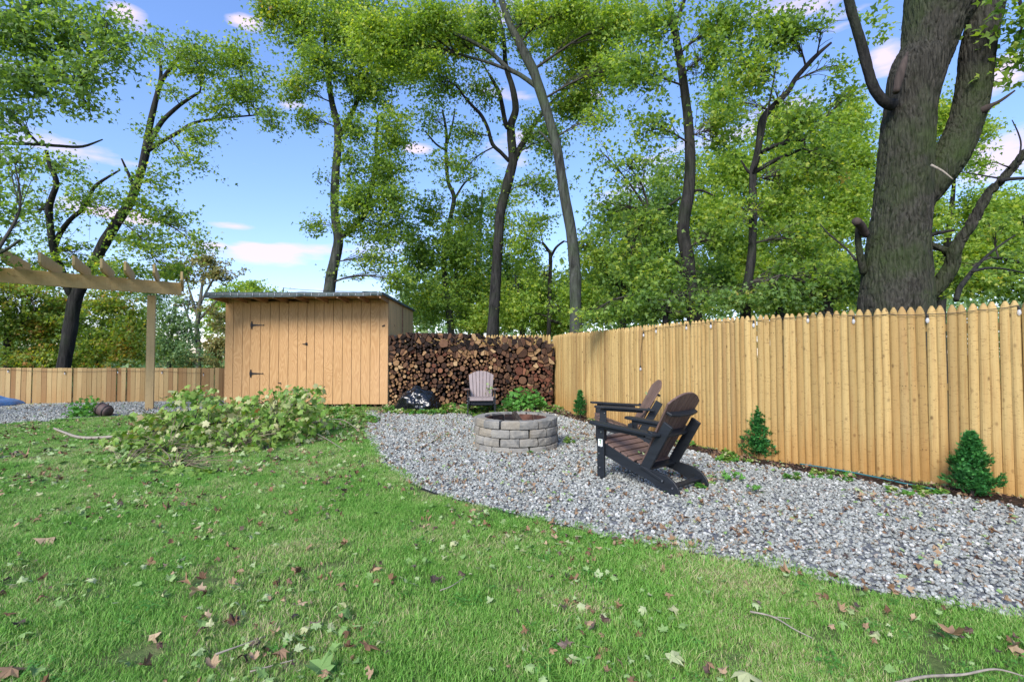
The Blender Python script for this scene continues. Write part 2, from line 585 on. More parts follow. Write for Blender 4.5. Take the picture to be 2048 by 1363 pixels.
MAT['lawn_soil'] = M_ground('lawn_soil', [(0.3, (0.05, 0.08, 0.025)), (0.5, (0.10, 0.14, 0.045)), (0.7, (0.20, 0.19, 0.09))])
MAT['gravel_base'] = M_ground('gravel_base', [(0.3, (0.08, 0.085, 0.09)), (0.5, (0.2, 0.21, 0.22)), (0.7, (0.34, 0.35, 0.36))], 30, 1, 30)
MAT['wood_floor'] = M_ground('leaf_mould', [(0.3, (0.035, 0.045, 0.02)), (0.55, (0.08, 0.09, 0.035)), (0.75, (0.14, 0.11, 0.06))], 2)
MAT['mulch'] = M_ground('bark_mulch', [(0.3, (0.012, 0.009, 0.007)), (0.5, (0.035, 0.024, 0.017)), (0.7, (0.10, 0.06, 0.04))], 18)
MAT['bark_grey'] = M_bark('bark_grey', (0.015, 0.015, 0.014), (0.075, 0.08, 0.07), (0.055, 0.085, 0.035), 0.6, 1.0)
MAT['bark_dark'] = M_bark('bark_dark', (0.008, 0.008, 0.008), (0.038, 0.036, 0.034), (0.030, 0.048, 0.018), 0.4, 1.0)
MAT['bark_big'] = M_bark('bark_furrowed', (0.009, 0.009, 0.007), (0.066, 0.062, 0.050), (0.042, 0.070, 0.016), 0.7, 2.6, 1.2)
MAT['bark_pale'] = M_bark('bark_pale', (0.05, 0.05, 0.04), (0.17, 0.16, 0.13), (0.10, 0.12, 0.06), 0.5, 2.0)
MAT['twig'] = M_simple('twig_bark', (0.045, 0.04, 0.032), 0.9, 0.3, 20)
MAT['dead_twig'] = M_simple('dead_twig', (0.26, 0.225, 0.18), 0.9, 0.3, 30)
MAT['wound'] = M_simple('bare_wood', (0.05, 0.036, 0.029), 0.9, 0.5, 12, stretch=(1, 1, .1))

MAT['leaf_green'] = M_leaf('leaf_green', [(0.0, (0.0689, 0.1338, 0.0427)), (0.4, (0.1476, 0.2674, 0.057)), (0.75, (0.2951, 0.4248, 0.0712)), (0.93, (0.5312, 0.5664, 0.1068)), (1.0, (0.6, 0.3461, 0.1187))])
MAT['leaf_yellow'] = M_leaf('leaf_yellow_green', [(0.0, (0.0822, 0.1845, 0.0437)), (0.35, (0.2054, 0.3426, 0.0612)), (0.75, (0.3696, 0.4875, 0.0766)), (0.95, (0.5749, 0.5929, 0.1311)), (1.0, (0.5475, 0.3294, 0.1092))])
MAT['leaf_dark'] = M_leaf('leaf_dark_green', [(0.0, (0.0669, 0.1363, 0.0496)), (0.5, (0.1604, 0.2831, 0.0788)), (0.85, (0.2671, 0.3984, 0.1013)), (0.96, (0.5345, 0.4613, 0.1124)), (1.0, (0.6, 0.2516, 0.09))])
MAT['leaf_haze'] = M_leaf('leaf_haze_green', [(0.0, (0.0825, 0.1716, 0.077)), (0.5, (0.165, 0.2772, 0.11)), (0.9, (0.275, 0.3828, 0.143)), (1.0, (0.385, 0.3432, 0.132))], trans=.35)  # distance haze painted into the leaf colour: cooler, paler green for far trees
MAT['leaf_rust'] = M_leaf('leaf_rust_green', [(0.0, (0.0788, 0.154, 0.0358)), (0.42, (0.1772, 0.2888, 0.0537)), (0.64, (0.315, 0.3658, 0.0715)), (0.8, (0.4331, 0.2503, 0.0715)), (1.0, (0.5906, 0.2503, 0.0894))], cl=.5)
MAT['leaf_gold'] = M_leaf('leaf_olive_gold', [(0.0, (0.10, 0.14, 0.05)), (0.5, (0.22, 0.22, 0.07)), (0.85, (0.32, 0.26, 0.09)), (1.0, (0.38, 0.22, 0.08))], trans=.3)
MAT['leaf_fallen'] = M_leaf('leaf_on_fallen_branch', [(0.0, (0.0577, 0.1429, 0.0186)), (0.45, (0.1365, 0.2572, 0.0325)), (0.62, (0.2309, 0.3335, 0.065)), (0.78, (0.3988, 0.4288, 0.1857)), (0.93, (0.4934, 0.4669, 0.26)), (1.0, (0.3149, 0.1429, 0.065))], trans=.25, cl=.2)
MAT['leaf_weed'] = M_leaf('leaf_sapling', [(0.0, (0.05, 0.18, 0.03)), (1.0, (0.15, 0.36, 0.06))], trans=.35)
MAT['scale_leaf'] = M_leaf('arborvitae_scale', [(0.0, (0.0225, 0.1013, 0.0273)), (0.6, (0.045, 0.2025, 0.0429)), (0.95, (0.1125, 0.324, 0.0683)), (1.0, (0.495, 0.2835, 0.0975))], trans=.15, cl=.3)


def M_litter(name, stops):
    n = NT(name)
    c = n.ramp(n.rand(), stops)
    v = n.noise(n.coords(rand=4.0), 14, 3)
    c = n.mix(n.math('MULTIPLY', v, .4), c, tuple(x * .5 for x in stops[0][1]))
    n.bsdf(c, 0.75, spec=.25)
    return n.done()


MAT['litter_green'] = M_litter('litter_pale_green', [(0.0, (0.13, 0.24, 0.06)), (0.45, (0.24, 0.36, 0.12)), (0.8, (0.36, 0.42, 0.22)), (1.0, (0.44, 0.43, 0.22))])
MAT['litter_brown'] = M_litter('litter_brown', [(0.0, (0.13, 0.07, 0.035)), (0.4, (0.24, 0.14, 0.075)), (0.75, (0.36, 0.24, 0.14)), (1.0, (0.46, 0.34, 0.21))])
MAT['litter_dark'] = M_litter('litter_dark', [(0.0, (0.05, 0.04, 0.035)), (0.6, (0.12, 0.07, 0.05)), (1.0, (0.2, 0.15, 0.12))])


def M_grass(name, stops, trans=.3):
    n = NT(name)
    g = n.n('NewGeometry')
    pos = n.n('TexCoord')
    big = n.noise(g.outputs['Position'], 1.1, 3, .6)
    f = n.math('ADD', n.math('MULTIPLY', g.outputs['Random Per Island'], .68), n.math('MULTIPLY', n.math('SUBTRACT', n.math('MULTIPLY', big, 3.0), 1.0, clamp=True), .45), clamp=True)
    c = n.ramp(f, stops)
    n.bsdf(c, .55, spec=.3)
    tr = n.n('BsdfTranslucent', {'Color': c})
    n.sh = n.n('MixShader', {'Fac': trans, 1: n.sh, 2: tr.outputs[0]}).outputs[0]
    return n.done()


MAT['grass'] = M_grass('grass_blade', [(0.0, (0.085, 0.225, 0.025)), (0.28, (0.14, 0.35, 0.045)), (0.55, (0.215, 0.44, 0.07)), (0.76, (0.32, 0.475, 0.125)), (0.88, (0.47, 0.47, 0.21)), (1.0, (0.58, 0.48, 0.29))])

# ------------------------------------------------------------------ yard plan (metres, camera over the origin)
fp = [(4.76 + 1.72 * 2, 4.51 - 1.80 * 2), (4.76, 4.51), (3.05, 6.32), (2.13, 8.58), (1.39, 10.90), (1.12, 13.10)]   # right fence, panel by panel
gravel_px = [(728, 822), (738, 835), (728, 858), (742, 892), (768, 930), (812, 963), (880, 990), (960, 1012), (1100, 1047), (1200, 1073),
             (1300, 1091), (1420, 1112), (1600, 1152), (1750, 1183), (1900, 1212), (2048, 1243), (2300, 1290)]
edge_r = [G(u, v).xy for u, v in gravel_px]
edge_r = [(p.x, p.y) for p in edge_r]
grav_r = edge_r + [(9.5, .5), (8.3, .85), (4.80, 4.56), (3.10, 6.35), (2.16, 8.62), (1.40, 10.9), (1.1, 12.2), (-0.5, 11.3), (-3.0, 11.45)]
edge_l = [G(u, v).xy for u, v in [(-500, 852), (-150, 852), (0, 848), (110, 842), (230, 833), (300, 828), (380, 822), (450, 815)]]
edge_l = [(p.x, p.y) for p in edge_l]
grav_l = edge_l + [(-7.45, 12.45), (-7.5, 14.6), (-22, 11.0), (-22, 8.0)]


def inpoly(x, y, poly):
    x = np.asarray(x); y = np.asarray(y)
    r = np.zeros(x.shape, bool)
    n = len(poly)
    j = n - 1
    for i in range(n):
        xi, yi = poly[i]; xj, yj = poly[j]
        c = ((yi > y) != (yj > y)) & (x < (xj - xi) * (y - yi) / (yj - yi + 1e-12) + xi)
        r ^= c
        j = i
    return r


def gz(x, y):
    def sm(t):
        t = max(0, min(1, t)); return t * t * (3 - 2 * t)
    return -3.2 * sm((y - 17) / 26.0)


def fence_x(y):
    pts = sorted(fp, key=lambda p: p[1])
    for a, b in zip(pts, pts[1:]):
        if a[1] <= y <= b[1]:
            return a[0] + (b[0] - a[0]) * (y - a[1]) / (b[1] - a[1])
    return pts[-1][0] if y > pts[-1][1] else pts[0][0]


# ground sheet out to the horizon
xs = sorted(set([-400, -250, -150, -100, -70] + list(range(-50, 51, 2)) + [70, 100, 150, 250, 400]))
ys = sorted(set([-60, -30, -12] + list(range(-8, 60, 2)) + [70, 90, 120, 170, 250, 400, 600]))
gv = [(x, y, gz(x, y) - 0.012) for y in ys for x in xs]
nx = len(xs)
gf = [(j * nx + i, j * nx + i + 1, (j + 1) * nx + i + 1, (j + 1) * nx + i) for j in range(len(ys) - 1) for i in range(nx - 1)]
o = link_mesh('ground', np_mesh('ground', gv, gf, MAT['wood_floor'], True)); tag(o, kind='structure')


def sheet(name, poly, z, mat):
    bm = bmesh.new()
    vs = [bm.verts.new((x, y, z)) for x, y in poly]
    f = bm.faces.new(vs)
    bmesh.ops.triangulate(bm, faces=[f])
    for f in bm.faces:
        if f.normal.z < 0: f.normal_flip()
    me = bpy.data.meshes.new(name); bm.to_mesh(me); bm.free()
    me.materials.append(mat)
    o = link_mesh(name, me)
    tag(o, kind='structure')
    return o


lawn_poly = [(-22, -4), (9.5, -4), (9.5, .5), (1.2, 12.3), (1.1, 13.2), (-3.2, 13.2), (-7.45, 13.2), (-7.45, 12.6), (-22, 10.0)]
sheet('lawn', lawn_poly, -0.008, MAT['lawn_soil'])
sheet('gravel_bed', grav_r, -0.002, MAT['gravel_base'])
sheet('gravel_strip', grav_l, -0.002, MAT['gravel_base'])
mul = []
for (x, y) in [(8.3, .85), (4.80, 4.56), (3.10, 6.35), (2.16, 8.62), (1.40, 10.9), (1.1, 12.3)]: mul.append((x, y))
inner = [(1.1 - .75, 12.1), (1.40 - .40, 10.75), (2.16 - .42, 8.5), (3.10 - .38, 6.15), (4.80 - .36, 4.22), (8.3 - .36, .5)]
mulch_poly = mul + inner
sheet('mulch_bed', mulch_poly, 0.006, MAT['mulch'])


# ------------------------------------------------------------------ scatter of uncountable stuff
def scatter(name, pts, rots, scl, idx, variants):
    coll = bpy.data.collections.new(name + '_kinds')
    for i, me in enumerate(variants):
        ob = bpy.data.objects.new('%s_kind_%02d' % (name, i), me)
        coll.objects.link(ob)
    me = bpy.data.meshes.new(name)
    me.vertices.add(len(pts))
    me.vertices.foreach_set('co', np.asarray(pts, np.float32).ravel())
    a = me.attributes.new('rot', 'FLOAT_VECTOR', 'POINT'); a.data.foreach_set('vector', np.asarray(rots, np.float32).ravel())
    a = me.attributes.new('scl', 'FLOAT', 'POINT'); a.data.foreach_set('value', np.asarray(scl, np.float32))
    a = me.attributes.new('kid', 'INT', 'POINT'); a.data.foreach_set('value', np.asarray(idx, np.int32))
    me.update()
    ng = bpy.data.node_groups.new(name, 'GeometryNodeTree')
    ng.interface.new_socket('Geometry', in_out='INPUT', socket_type='NodeSocketGeometry')
    ng.interface.new_socket('Geometry', in_out='OUTPUT', socket_type='NodeSocketGeometry')
    gi = ng.nodes.new('NodeGroupInput'); go = ng.nodes.new('NodeGroupOutput')
    ci = ng.nodes.new('GeometryNodeCollectionInfo')
    ci.inputs['Collection'].default_value = coll
    ci.inputs['Separate Children'].default_value = True
    ci.inputs['Reset Children'].default_value = True
    ip = ng.nodes.new('GeometryNodeInstanceOnPoints')
    ip.inputs['Pick Instance'].default_value = True

    def attr(nm, ty):
        nd = ng.nodes.new('GeometryNodeInputNamedAttribute')
        nd.data_type = ty
        nd.inputs['Name'].default_value = nm
        return nd.outputs['Attribute']
    L = ng.links.new
    L(gi.outputs[0], ip.inputs['Points'])
    L(ci.outputs[0], ip.inputs['Instance'])
    L(attr('kid', 'INT'), ip.inputs['Instance Index'])
    L(attr('rot', 'FLOAT_VECTOR'), ip.inputs['Rotation'])
    L(attr('scl', 'FLOAT'), ip.inputs['Scale'])
    L(ip.outputs[0], go.inputs[0])
    o = link_mesh(name, me)
    md = o.modifiers.new('scatter', 'NODES'); md.node_group = ng
    tag(o, kind='stuff')
    return o


# gravel stones
def stone_mesh(i):
    bm = bmesh.new()
    bmesh.ops.create_icosphere(bm, subdivisions=1, radius=1)
    sx, sy, sz = rnd(.9, 1.15), rnd(.75, 1.0), rnd(.5, .75)
    for v in bm.verts:
        v.co *= 1 + rnd(-.17, .14)
        v.co.x *= sx; v.co.y *= sy; v.co.z *= sz
    me = bpy.data.meshes.new('stone%d' % i); bm.to_mesh(me); bm.free()
    me.materials.append(MAT['stone'])
    return me


stones = [stone_mesh(i) for i in range(10)]


def gravel_pts(poly, x0, x1, y0, y1, cull):
    out = []
    y = y0
    sp = []
    # spacing grows slowly with distance, as only larger stones read
    n = 0
    bands = np.linspace(y0, y1, 40)
    for a, b in zip(bands[:-1], bands[1:]):
        d = (a + b) / 2
        dens = 1700 * min(1.0, (4.5 / max(d, 1.0)) ** 1.1)
        m = int((x1 - x0) * (b - a) * dens)
        X = rng.uniform(x0, x1, m); Y = rng.uniform(a, b, m)
        k = inpoly(X, Y, poly) & cull(X, Y)
        out.append(np.stack([X[k], Y[k], np.full(k.sum(), 0.014 * math.sqrt(1700 / dens)) * 1.0 / math.sqrt(1700 / dens)], 1))
        n += m
        sp.append(np.full(k.sum(), math.sqrt(1700 / dens)))
    return np.concatenate(out), np.concatenate(sp)


fr = lambda X, Y: (np.abs(X) < Y * 1.14 + 1.2)
gp, gs = gravel_pts(grav_r, -4, 9, .8, 12.4, fr)
edge_noise = rng.uniform(0, 1, len(gp))
N_ = len(gp)
z = rng.uniform(-.004, .016, N_)
gp[:, 2] = z
sc = rng.uniform(.010, .019, N_) * gs * np.where(rng.random(N_) < .06, 1.35, 1)
keep = ~((np.hypot(gp[:, 0] - .08, gp[:, 1] - 7.12) < .6)) & ~inpoly(gp[:, 0], gp[:, 1] + rng.normal(size=len(gp)) * .03, mulch_poly)
gp, sc = gp[keep], sc[keep]
N_ = len(gp)
scatter('gravel', gp, rng.uniform(-PI, PI, (N_, 3)) * np.array([.25, .25, 1]), sc, rng.integers(0, 10, N_), stones)
gp, gs = gravel_pts(grav_l, -20, -5, 8.0, 14.7, fr)
N_ = len(gp); gp[:, 2] = rng.uniform(-.004, .016, N_)
scatter('gravel.001', gp, rng.uniform(-PI, PI, (N_, 3)) * np.array([.25, .25, 1]), rng.uniform(.010, .017, N_) * gs, rng.integers(0, 10, N_), stones)


# grass
def blade_patch(i, n, rad, h0, h1, w):
    a = rng.uniform(0, 2 * PI, n); r = rad * np.sqrt(rng.uniform(0, 1, n))
    bx, by = r * np.cos(a), r * np.sin(a)
    h = rng.uniform(h0, h1, n) * (1 - .35 * (r / rad) ** 2)
    th = rng.uniform(0, 2 * PI, n)
    lean = rng.uniform(.2, 1.7, n) * h
    wd = w * rng.uniform(.6, 1.2, n)
    dx, dy = np.cos(th), np.sin(th)
    px, py = -dy, dx
    ph = rng.uniform(-.7, .7, n)
    px, py = px * np.cos(ph) - py * np.sin(ph), px * np.sin(ph) + py * np.cos(ph)
    V = np.zeros((n, 5, 3))
    V[:, 0] = np.stack([bx - px * wd / 2, by - py * wd / 2, np.full(n, -.004)], 1)
    V[:, 1] = np.stack([bx + px * wd / 2, by + py * wd / 2, np.full(n, -.004)], 1)
    mx, my = bx + dx * lean * .3, by + dy * lean * .3
    V[:, 2] = np.stack([mx + px * wd * .42, my + py * wd * .42, h * .6], 1)
    V[:, 3] = np.stack([mx - px * wd * .42, my - py * wd * .42, h * .6], 1)
    V[:, 4] = np.stack([bx + dx * lean, by + dy * lean, h], 1)
    base = np.arange(n)[:, None] * 5
    F_ = np.concatenate([base + np.array([[0, 1, 2]]), base + np.array([[0, 2, 3]]), base + np.array([[3, 2, 4]])])
    return np_mesh('grass_patch%d' % i, V.reshape(-1, 3), F_, MAT['grass'])


patches = [blade_patch(i, 600, .17, .012, .038, .0032) for i in range(6)] + [blade_patch(6 + i, 320, .12, .025, .065, .0036) for i in range(2)]
A = 17 * 12.5
m = int(23 * 13.0 * 62)
X = rng.uniform(-17, 6, m); Y = rng.uniform(.4, 13.2, m)
# denser close to the camera
kp = rng.random(m) < np.clip(8 / (Y + 1), .6, 1)
lawn = inpoly(X, Y, lawn_poly) & ~inpoly(X, Y, grav_r) & ~inpoly(X, Y, grav_l) & ~inpoly(X, Y, mulch_poly) & fr(X, Y) & kp
lawn &= ~((Y > 12.2) & (X < -3.0))
# lawn thins out toward the woodpile
lawn &= ~((Y > 11.2) & (X > -3.6) & (rng.random(m) < .45))
X, Y = X[lawn], Y[lawn]
N_ = len(X)
nz = np.array([noise.noise(Vector((x * .8, y * .8, 3.1))) for x, y in zip(X, Y)])
gscl = np.clip(1.0 + nz * .6 + rng.uniform(-.15, .15, N_), .5, 1.5)
kid = np.where(rng.random(N_) < np.clip(.06 + nz * .3, .02, .4), rng.integers(6, 8, N_), rng.integers(0, 6, N_))
scatter('grass', np.stack([X, Y, np.zeros(N_)], 1), np.stack([rng.uniform(-.1, .1, N_), rng.uniform(-.1, .1, N_), rng.uniform(0, 2 * PI, N_)], 1), gscl, kid, patches)

# ------------------------------------------------------------------ leaf geometry
MAPLE = [(0, 0), (.16, -.04), (.42, -.10), (.34, .12), (.60, .30), (.48, .40), (.55, .62), (.24, .52), (.20, .72), (0, 1.0), (-.20, .72), (-.24, .52), (-.55, .62), (-.48, .40), (-.60, .30), (-.34, .12), (-.42, -.10), (-.16, -.04)]
# template for crowns: three-lobed leaf of four triangles
T_V = np.array([(0, -.05, 0), (.52, .28, -.10), (.20, .45, .02), (0, 1.0, -.14), (-.20, .45, .02), (-.52, .28, -.10)])
T_F = np.array([(0, 1, 2), (0, 2, 3), (0, 3, 4), (0, 4, 5)])
Q_V = np.array([(0, -.1, 0), (.46, .4, -.10), (0, 1.0, -.08), (-.46, .4, -.10)])
Q_F = np.array([(0, 1, 2), (0, 2, 3)])


def leaf_arrays(C, tipdir, nrm, size, TV, TF):
    """C (N,3); tipdir, nrm (N,3); size (N,)"""
    n = nrm / np.linalg.norm(nrm, axis=1, keepdims=True)
    t = tipdir - (tipdir * n).sum(1, keepdims=True) * n
    t /= np.linalg.norm(t, axis=1, keepdims=True) + 1e-9
    s = np.cross(t, n)
    B = np.stack([s, t, n], 1)                       # (N,3,3)
    V = np.einsum('kc,ncx->nkx', TV, B) * size[:, None, None] + C[:, None, :]
    K = len(TV)
    Fc = (np.arange(len(C))[:, None, None] * K + TF[None]).reshape(-1, 3)
    return V.reshape(-1, 3), Fc


def spray_cloud(clumps, lsize, per=22, srad=.36, flat=.35):
    """clumps: centre, radii, leaf count -> leaf arrays plus spray centres"""
    Cs, T, Nn, sprays = [], [], [], []
    for (c, rad, nl) in clumps:
        ns = max(1, int(nl / per))
        d = rng.normal(size=(ns, 3)); d /= np.linalg.norm(d, axis=1, keepdims=True)
        rr = np.minimum(np.abs(rng.normal(size=ns)) * .42 + .28, 1.35)
        sc_ = np.array(c) + d * rr[:, None] * np.array(rad)
        sprays.append(sc_)
        k = rng.poisson(per, ns) + 3
        ids = np.repeat(np.arange(ns), k)
        m_ = len(ids)
        sr = srad * rng.uniform(.6, 1.3, ns)
        off = rng.normal(size=(m_, 3)) * np.array([.55, .55, flat * .55])
        tilt = rng.normal(size=(ns, 3)) * .35
        off[:, 2] += (off[:, :2] * tilt[ids, :2]).sum(1)
        Cs.append(sc_[ids] + off * sr[ids][:, None])
        out = off.copy(); out[:, 2] = 0
        t = out * 1.2 + rng.normal(size=(m_, 3)) * .5; t[:, 2] -= .55
        T.append(t)
        nn = rng.normal(size=(m_, 3)) * .75; nn[:, 2] += .5; nn[:, 1] -= .25
        Nn.append(nn)
    C = np.concatenate(Cs); T = np.concatenate(T); Nn = np.concatenate(Nn)
    size = lsize * rng.uniform(.6, 1.25, len(C))
    return C, T, Nn, size, sprays


LEAF_TOTAL = 0
COVER = 2.1


def tree(name, label, depth, trunk, limbs=(), clumps=(), leaf=.11, lmat='leaf_green', bmat='bark_dark', quad=False, per=22, srad=.36, group=None, cat='tree', cov=1.0, cut=0, twigs=True, depths=None, thick=.85):
    """trunk, limbs: lists of (u, v, radius px) read at the tree's distance; clumps: (u, v, ru, rv, cover)"""
    global LEAF_TOTAL
    k0 = depth / F
    b = P(trunk[0][0], trunk[0][1], depth)
    base = Vector((b.x, depth, gz(b.x, depth)))
    root = empty(name, base, 0, label, cat, group)
    mb = MB()
    tp = []
    for (u, v, r) in spline(trunk, 5):
        p = P(u, v, depth)
        yy_ = depth + .2 * noise.noise(Vector((p.z * .5, depth, 7))) + .06 * p.z
        p = P(u, v, yy_)
        tp.append((p.x, yy_, p.z, max(r * k0, .01)))
    foot = tp[0]
    if foot[2] - base.z > .3:
        pre = [(base.x, depth, base.z - .1, foot[3] * 1.35), (base.x, depth, base.z + .35, foot[3] * 1.1)]
        tp = pre + tp
    mb.tube([Vector(p[:3]) - base for p in tp], [p[3] * (1 + .09 * noise.noise(Vector((p[2] * 2.1, depth, 3)))) for p in tp], 14, jit=.03)
    nodes = [Vector(p[:3]) for p in tp[3:]]
    mb.build('trunk', MAT[bmat], root, True)
    for li, L in enumerate(limbs):
        mb = MB()
        sp = spline(L, 4)
        s_ = random.choice((-1, 1)) * rnd(.15, .45)
        a0 = P(sp[0][0], sp[0][1], depth)
        # start on the trunk where it passes
        y0 = min(tp, key=lambda q: (q[0] - a0.x) ** 2 + (q[2] - a0.z) ** 2)[1]
        pts = []
        for i, (u, v, r) in enumerate(sp):
            t = i / (len(sp) - 1)
            ln = (P(sp[-1][0], sp[-1][1], depth) - a0).length
            p = P(u, v, y0 + s_ * ln * t * .8)
            pts.append(p); 
        mb.tube([p - base for p in pts], [max(q[2] * k0, .008) for q in sp], 8, jit=.04)
        mb.build('limb', MAT[bmat], root, True)
        nodes += pts
    cl = []
    nodes_a = np.array([tuple(p) for p in nodes])
    tw = MB()
    for (u, v, ru, rv, cv) in clumps:
        rx, rz = ru * k0, rv * k0
        ry = (rx + rz) / 2 * thick
        c = P(u, v, depth)
        if depths: c = P(u, v, depth + rnd(-1, 1) * depths)
        else: c = P(u, v, depth + rnd(-.5, .5) * ry)
        lp = .33 * (leaf / k0) ** 2
        nl = int(cov * COVER * cv * PI * ru * rv / lp)
        cl.append((tuple(c), (rx, ry, rz), nl))
        LEAF_TOTAL += nl
    C, T, Nn, size, sprays = spray_cloud(cl, leaf, per, srad)
    # no leaves sprout straight from the stem
    tn = np.array([p[:3] for p in tp])
    keep = np.ones(len(C), bool)
    for q0, q1 in zip(tn[:-1], tn[1:]):
        for f_ in (0, .5):
            c_ = q0 + (q1 - q0) * f_
            keep &= (((C - c_) * np.array([1, .55, 1])) ** 2).sum(1) > .42 ** 2
    keep |= rng.random(len(C)) < .12
    C, T, Nn, size = C[keep], T[keep], Nn[keep], size[keep]
    if twigs:
        for (c, rad, nl), sc_ in zip(cl, sprays):
            cv_ = Vector(c)
            dd = ((nodes_a - np.array(c)) ** 2).sum(1) - .3 * (nodes_a[:, 2] < c[2])
            st = nodes[int(dd.argmin())]
            ln = (cv_ - st).length
            mid = (st + cv_) / 2 + Vector((rnd(-.1, .1), rnd(-.1, .1), rnd(.0, .14))) * ln
            hub = [Vector(q) for q in spline([st, mid, cv_], 4)]
            r0 = min(.05, .012 + .012 * ln)
            tw.tube([p - base for p in hub], [r0 + (.008 - r0) * i / (len(hub) - 1) for i in range(len(hub))], 5, cap=False)
            for s in sc_[: 40]:
                s = Vector(s)
                h = hub[min(len(hub) - 1, max(2, int(rnd(2, len(hub)))))]
                md = (h + s) / 2 + Vector((0, 0, (s - h).length * rnd(.02, .15)))
                tw.tube([h - base, md - base, s - base], [.009, .006, .003], 3, cap=False)
        if tw.v:
            bo_ = tw.build('branch', MAT['twig'] if bmat != 'bark_pale' else MAT[bmat], root, True); bo_['kind'] = 'stuff'
    TV, TF = (Q_V, Q_F) if quad else (T_V, T_F)
    V, Fc = leaf_arrays(C - np.array(base), T, Nn, size, TV, TF)
    link_mesh('crown', np_mesh('crown', V, Fc, MAT[lmat]), root)
    return root



# ------------------------------------------------------------------ stockade fence on the right
def picket_mesh(i, W=.074, H=1.83, T=.037):
    """half-round peeled picket with a blunt pointed head; front is -Y"""
    prof = [(-.5, 0), (-.44, -.55), (-.22, -.92), (.0, -1.0), (.22, -.92), (.44, -.55), (.5, 0)]
    zs = [-.03, .12, .3, .5, .72, .95, 1.15, 1.35, 1.55, H - .085, H - .04, H]
    vs, fs = [], []
    sd = i * 13.7
    for j, z in enumerate(zs):
        w = W * (1 + .05 * noise.noise(Vector((z * 2.3, sd, 0))))
        t = T * (1 + .28 * noise.noise(Vector((z * 3.1, sd, 5))))
        cx = .003 * noise.noise(Vector((z * 1.7, sd, 9)))
        if j == len(zs) - 2: w *= .72; t *= .8
        if j == len(zs) - 1: w *= .26; t *= .45
        for (a, b) in prof: vs.append((cx + a * w, b * t, z))
    n = len(prof)
    for j in range(len(zs) - 1):
        for k in range(n - 1): fs.append((j * n + k, j * n + k + 1, (j + 1) * n + k + 1, (j + 1) * n + k))
        fs.append((j * n + n - 1, j * n, (j + 1) * n, (j + 1) * n + n - 1))
    fs.append(tuple((len(zs) - 1) * n + k for k in range(n)))
    mb = MB().add(vs, fs)
    return mb.mesh('picket', MAT['picket'], False)


pmesh = [picket_mesh(i) for i in range(12)]
root = empty('stockade_fence', (3.05, 6.32, 0), 0, 'tall new wooden fence of pointed round pickets running back along the gravel', 'fence')


def run_fence(a, b, root, meshes, sp, front, hs=1.0, zoff=0.0, jit=.0, nail=False, railz=(.35, 1.0, 1.6), skip=0.0, name='picket', railmat='picket'):
    a, b = Vector((a[0], a[1], 0)), Vector((b[0], b[1], 0))
    L = (b - a).length
    n = int(round(L / sp))
    d = (b - a).normalized()
    ang = math.atan2(d.y, d.x)
    nrm = Vector((d.y, -d.x, 0))                 # local -Y
    if nrm.dot(front) < 0:
        ang += PI; nrm = -nrm
    base = root.location
    for i in range(n):
        p = a + d * ((i + .5) * L / n) - Vector(base) + nrm * rnd(-.003, .004)
        o = link_mesh(name, random.choice(meshes), root, p + Vector((0, 0, zoff + rnd(-jit, jit))), (rnd(-.004, .004), rnd(-.007, .007), ang + rnd(-.03, .03)))
        o.scale = (L / n / sp * rnd(1.07, 1.15), rnd(.8, 1.2), hs)
    for z in railz:
        mb = MB().box(((a + b) / 2 - Vector(base)) - nrm * .022 + Vector((0, 0, z)), (L - .01, .035, .07), Matrix.Rotation(ang, 3, 'Z'))
        mb.build('rail', MAT[railmat], root)
    mb = MB().tube([a - Vector(base) - nrm * .075 + Vector((0, 0, -.1)), a - Vector(base) - nrm * .075 + Vector((0, 0, 1.66 * hs + zoff))], .045, 10)
    mb.build('post', MAT[railmat], root, True)


TO_YARD = Vector((-1, -.6, 0))
tops = [0, .0, 0, -.01, .01]
for i, (a, b) in enumerate(zip(fp[:-1], fp[1:])):
    run_fence(a, b, root, pmesh, .0762, TO_YARD, 1.0, tops[i], .006)
# nail heads, two per picket and rail, near panels only
nb = MB()
for a, b in zip(fp[:3], fp[1:4]):
    a, b = Vector((a[0], a[1], 0)), Vector((b[0], b[1], 0))
    d = (b - a).normalized(); nrm = Vector((d.y, -d.x, 0))
    if nrm.dot(TO_YARD) < 0: nrm = -nrm
    L = (b - a).length; n = int(round(L / .0762))
    for i in range(n):
        for z in (.35, 1.0, 1.6):
            for s in (-.014, .014):
                p = a + d * ((i + .5) * L / n + s) + nrm * .0285 + Vector((0, 0, z + rnd(-.006, .006))) - root.location
                nb.box(p, (.006, .006, .006))
o = nb.build('nail', MAT['black_metal'], root); o['kind'] = 'stuff'
# back fence behind the woodpile
root2 = empty('stockade_fence', (-.5, 13.45, 0), 0, 'short run of pointed picket fence showing its tips above the firewood stack', 'fence')
run_fence((1.05, 13.2), (-1.2, 13.55), root2, pmesh, .0762, Vector((0, -1, 0)), 1.03, 0, .006)
run_fence((-1.2, 13.55), (-3.12, 13.9), root2, pmesh, .0762, Vector((0, -1, 0)), 1.03, 0, .006)

# low flat-topped fence on the left
A_, B_ = G(-260, 809), G(0, 807.5)
la, lb = Vector((-17.5, 12.15, 0)), Vector((-7.52, 14.35, 0))


def lboard(i):
    W, T, H = .112 + rnd(-.006, .006), .02, 1.0
    mb = MB().box((0, 0, H / 2), (W, T, H), None, ch=.003)
    return mb.mesh('picket', MAT['board'])


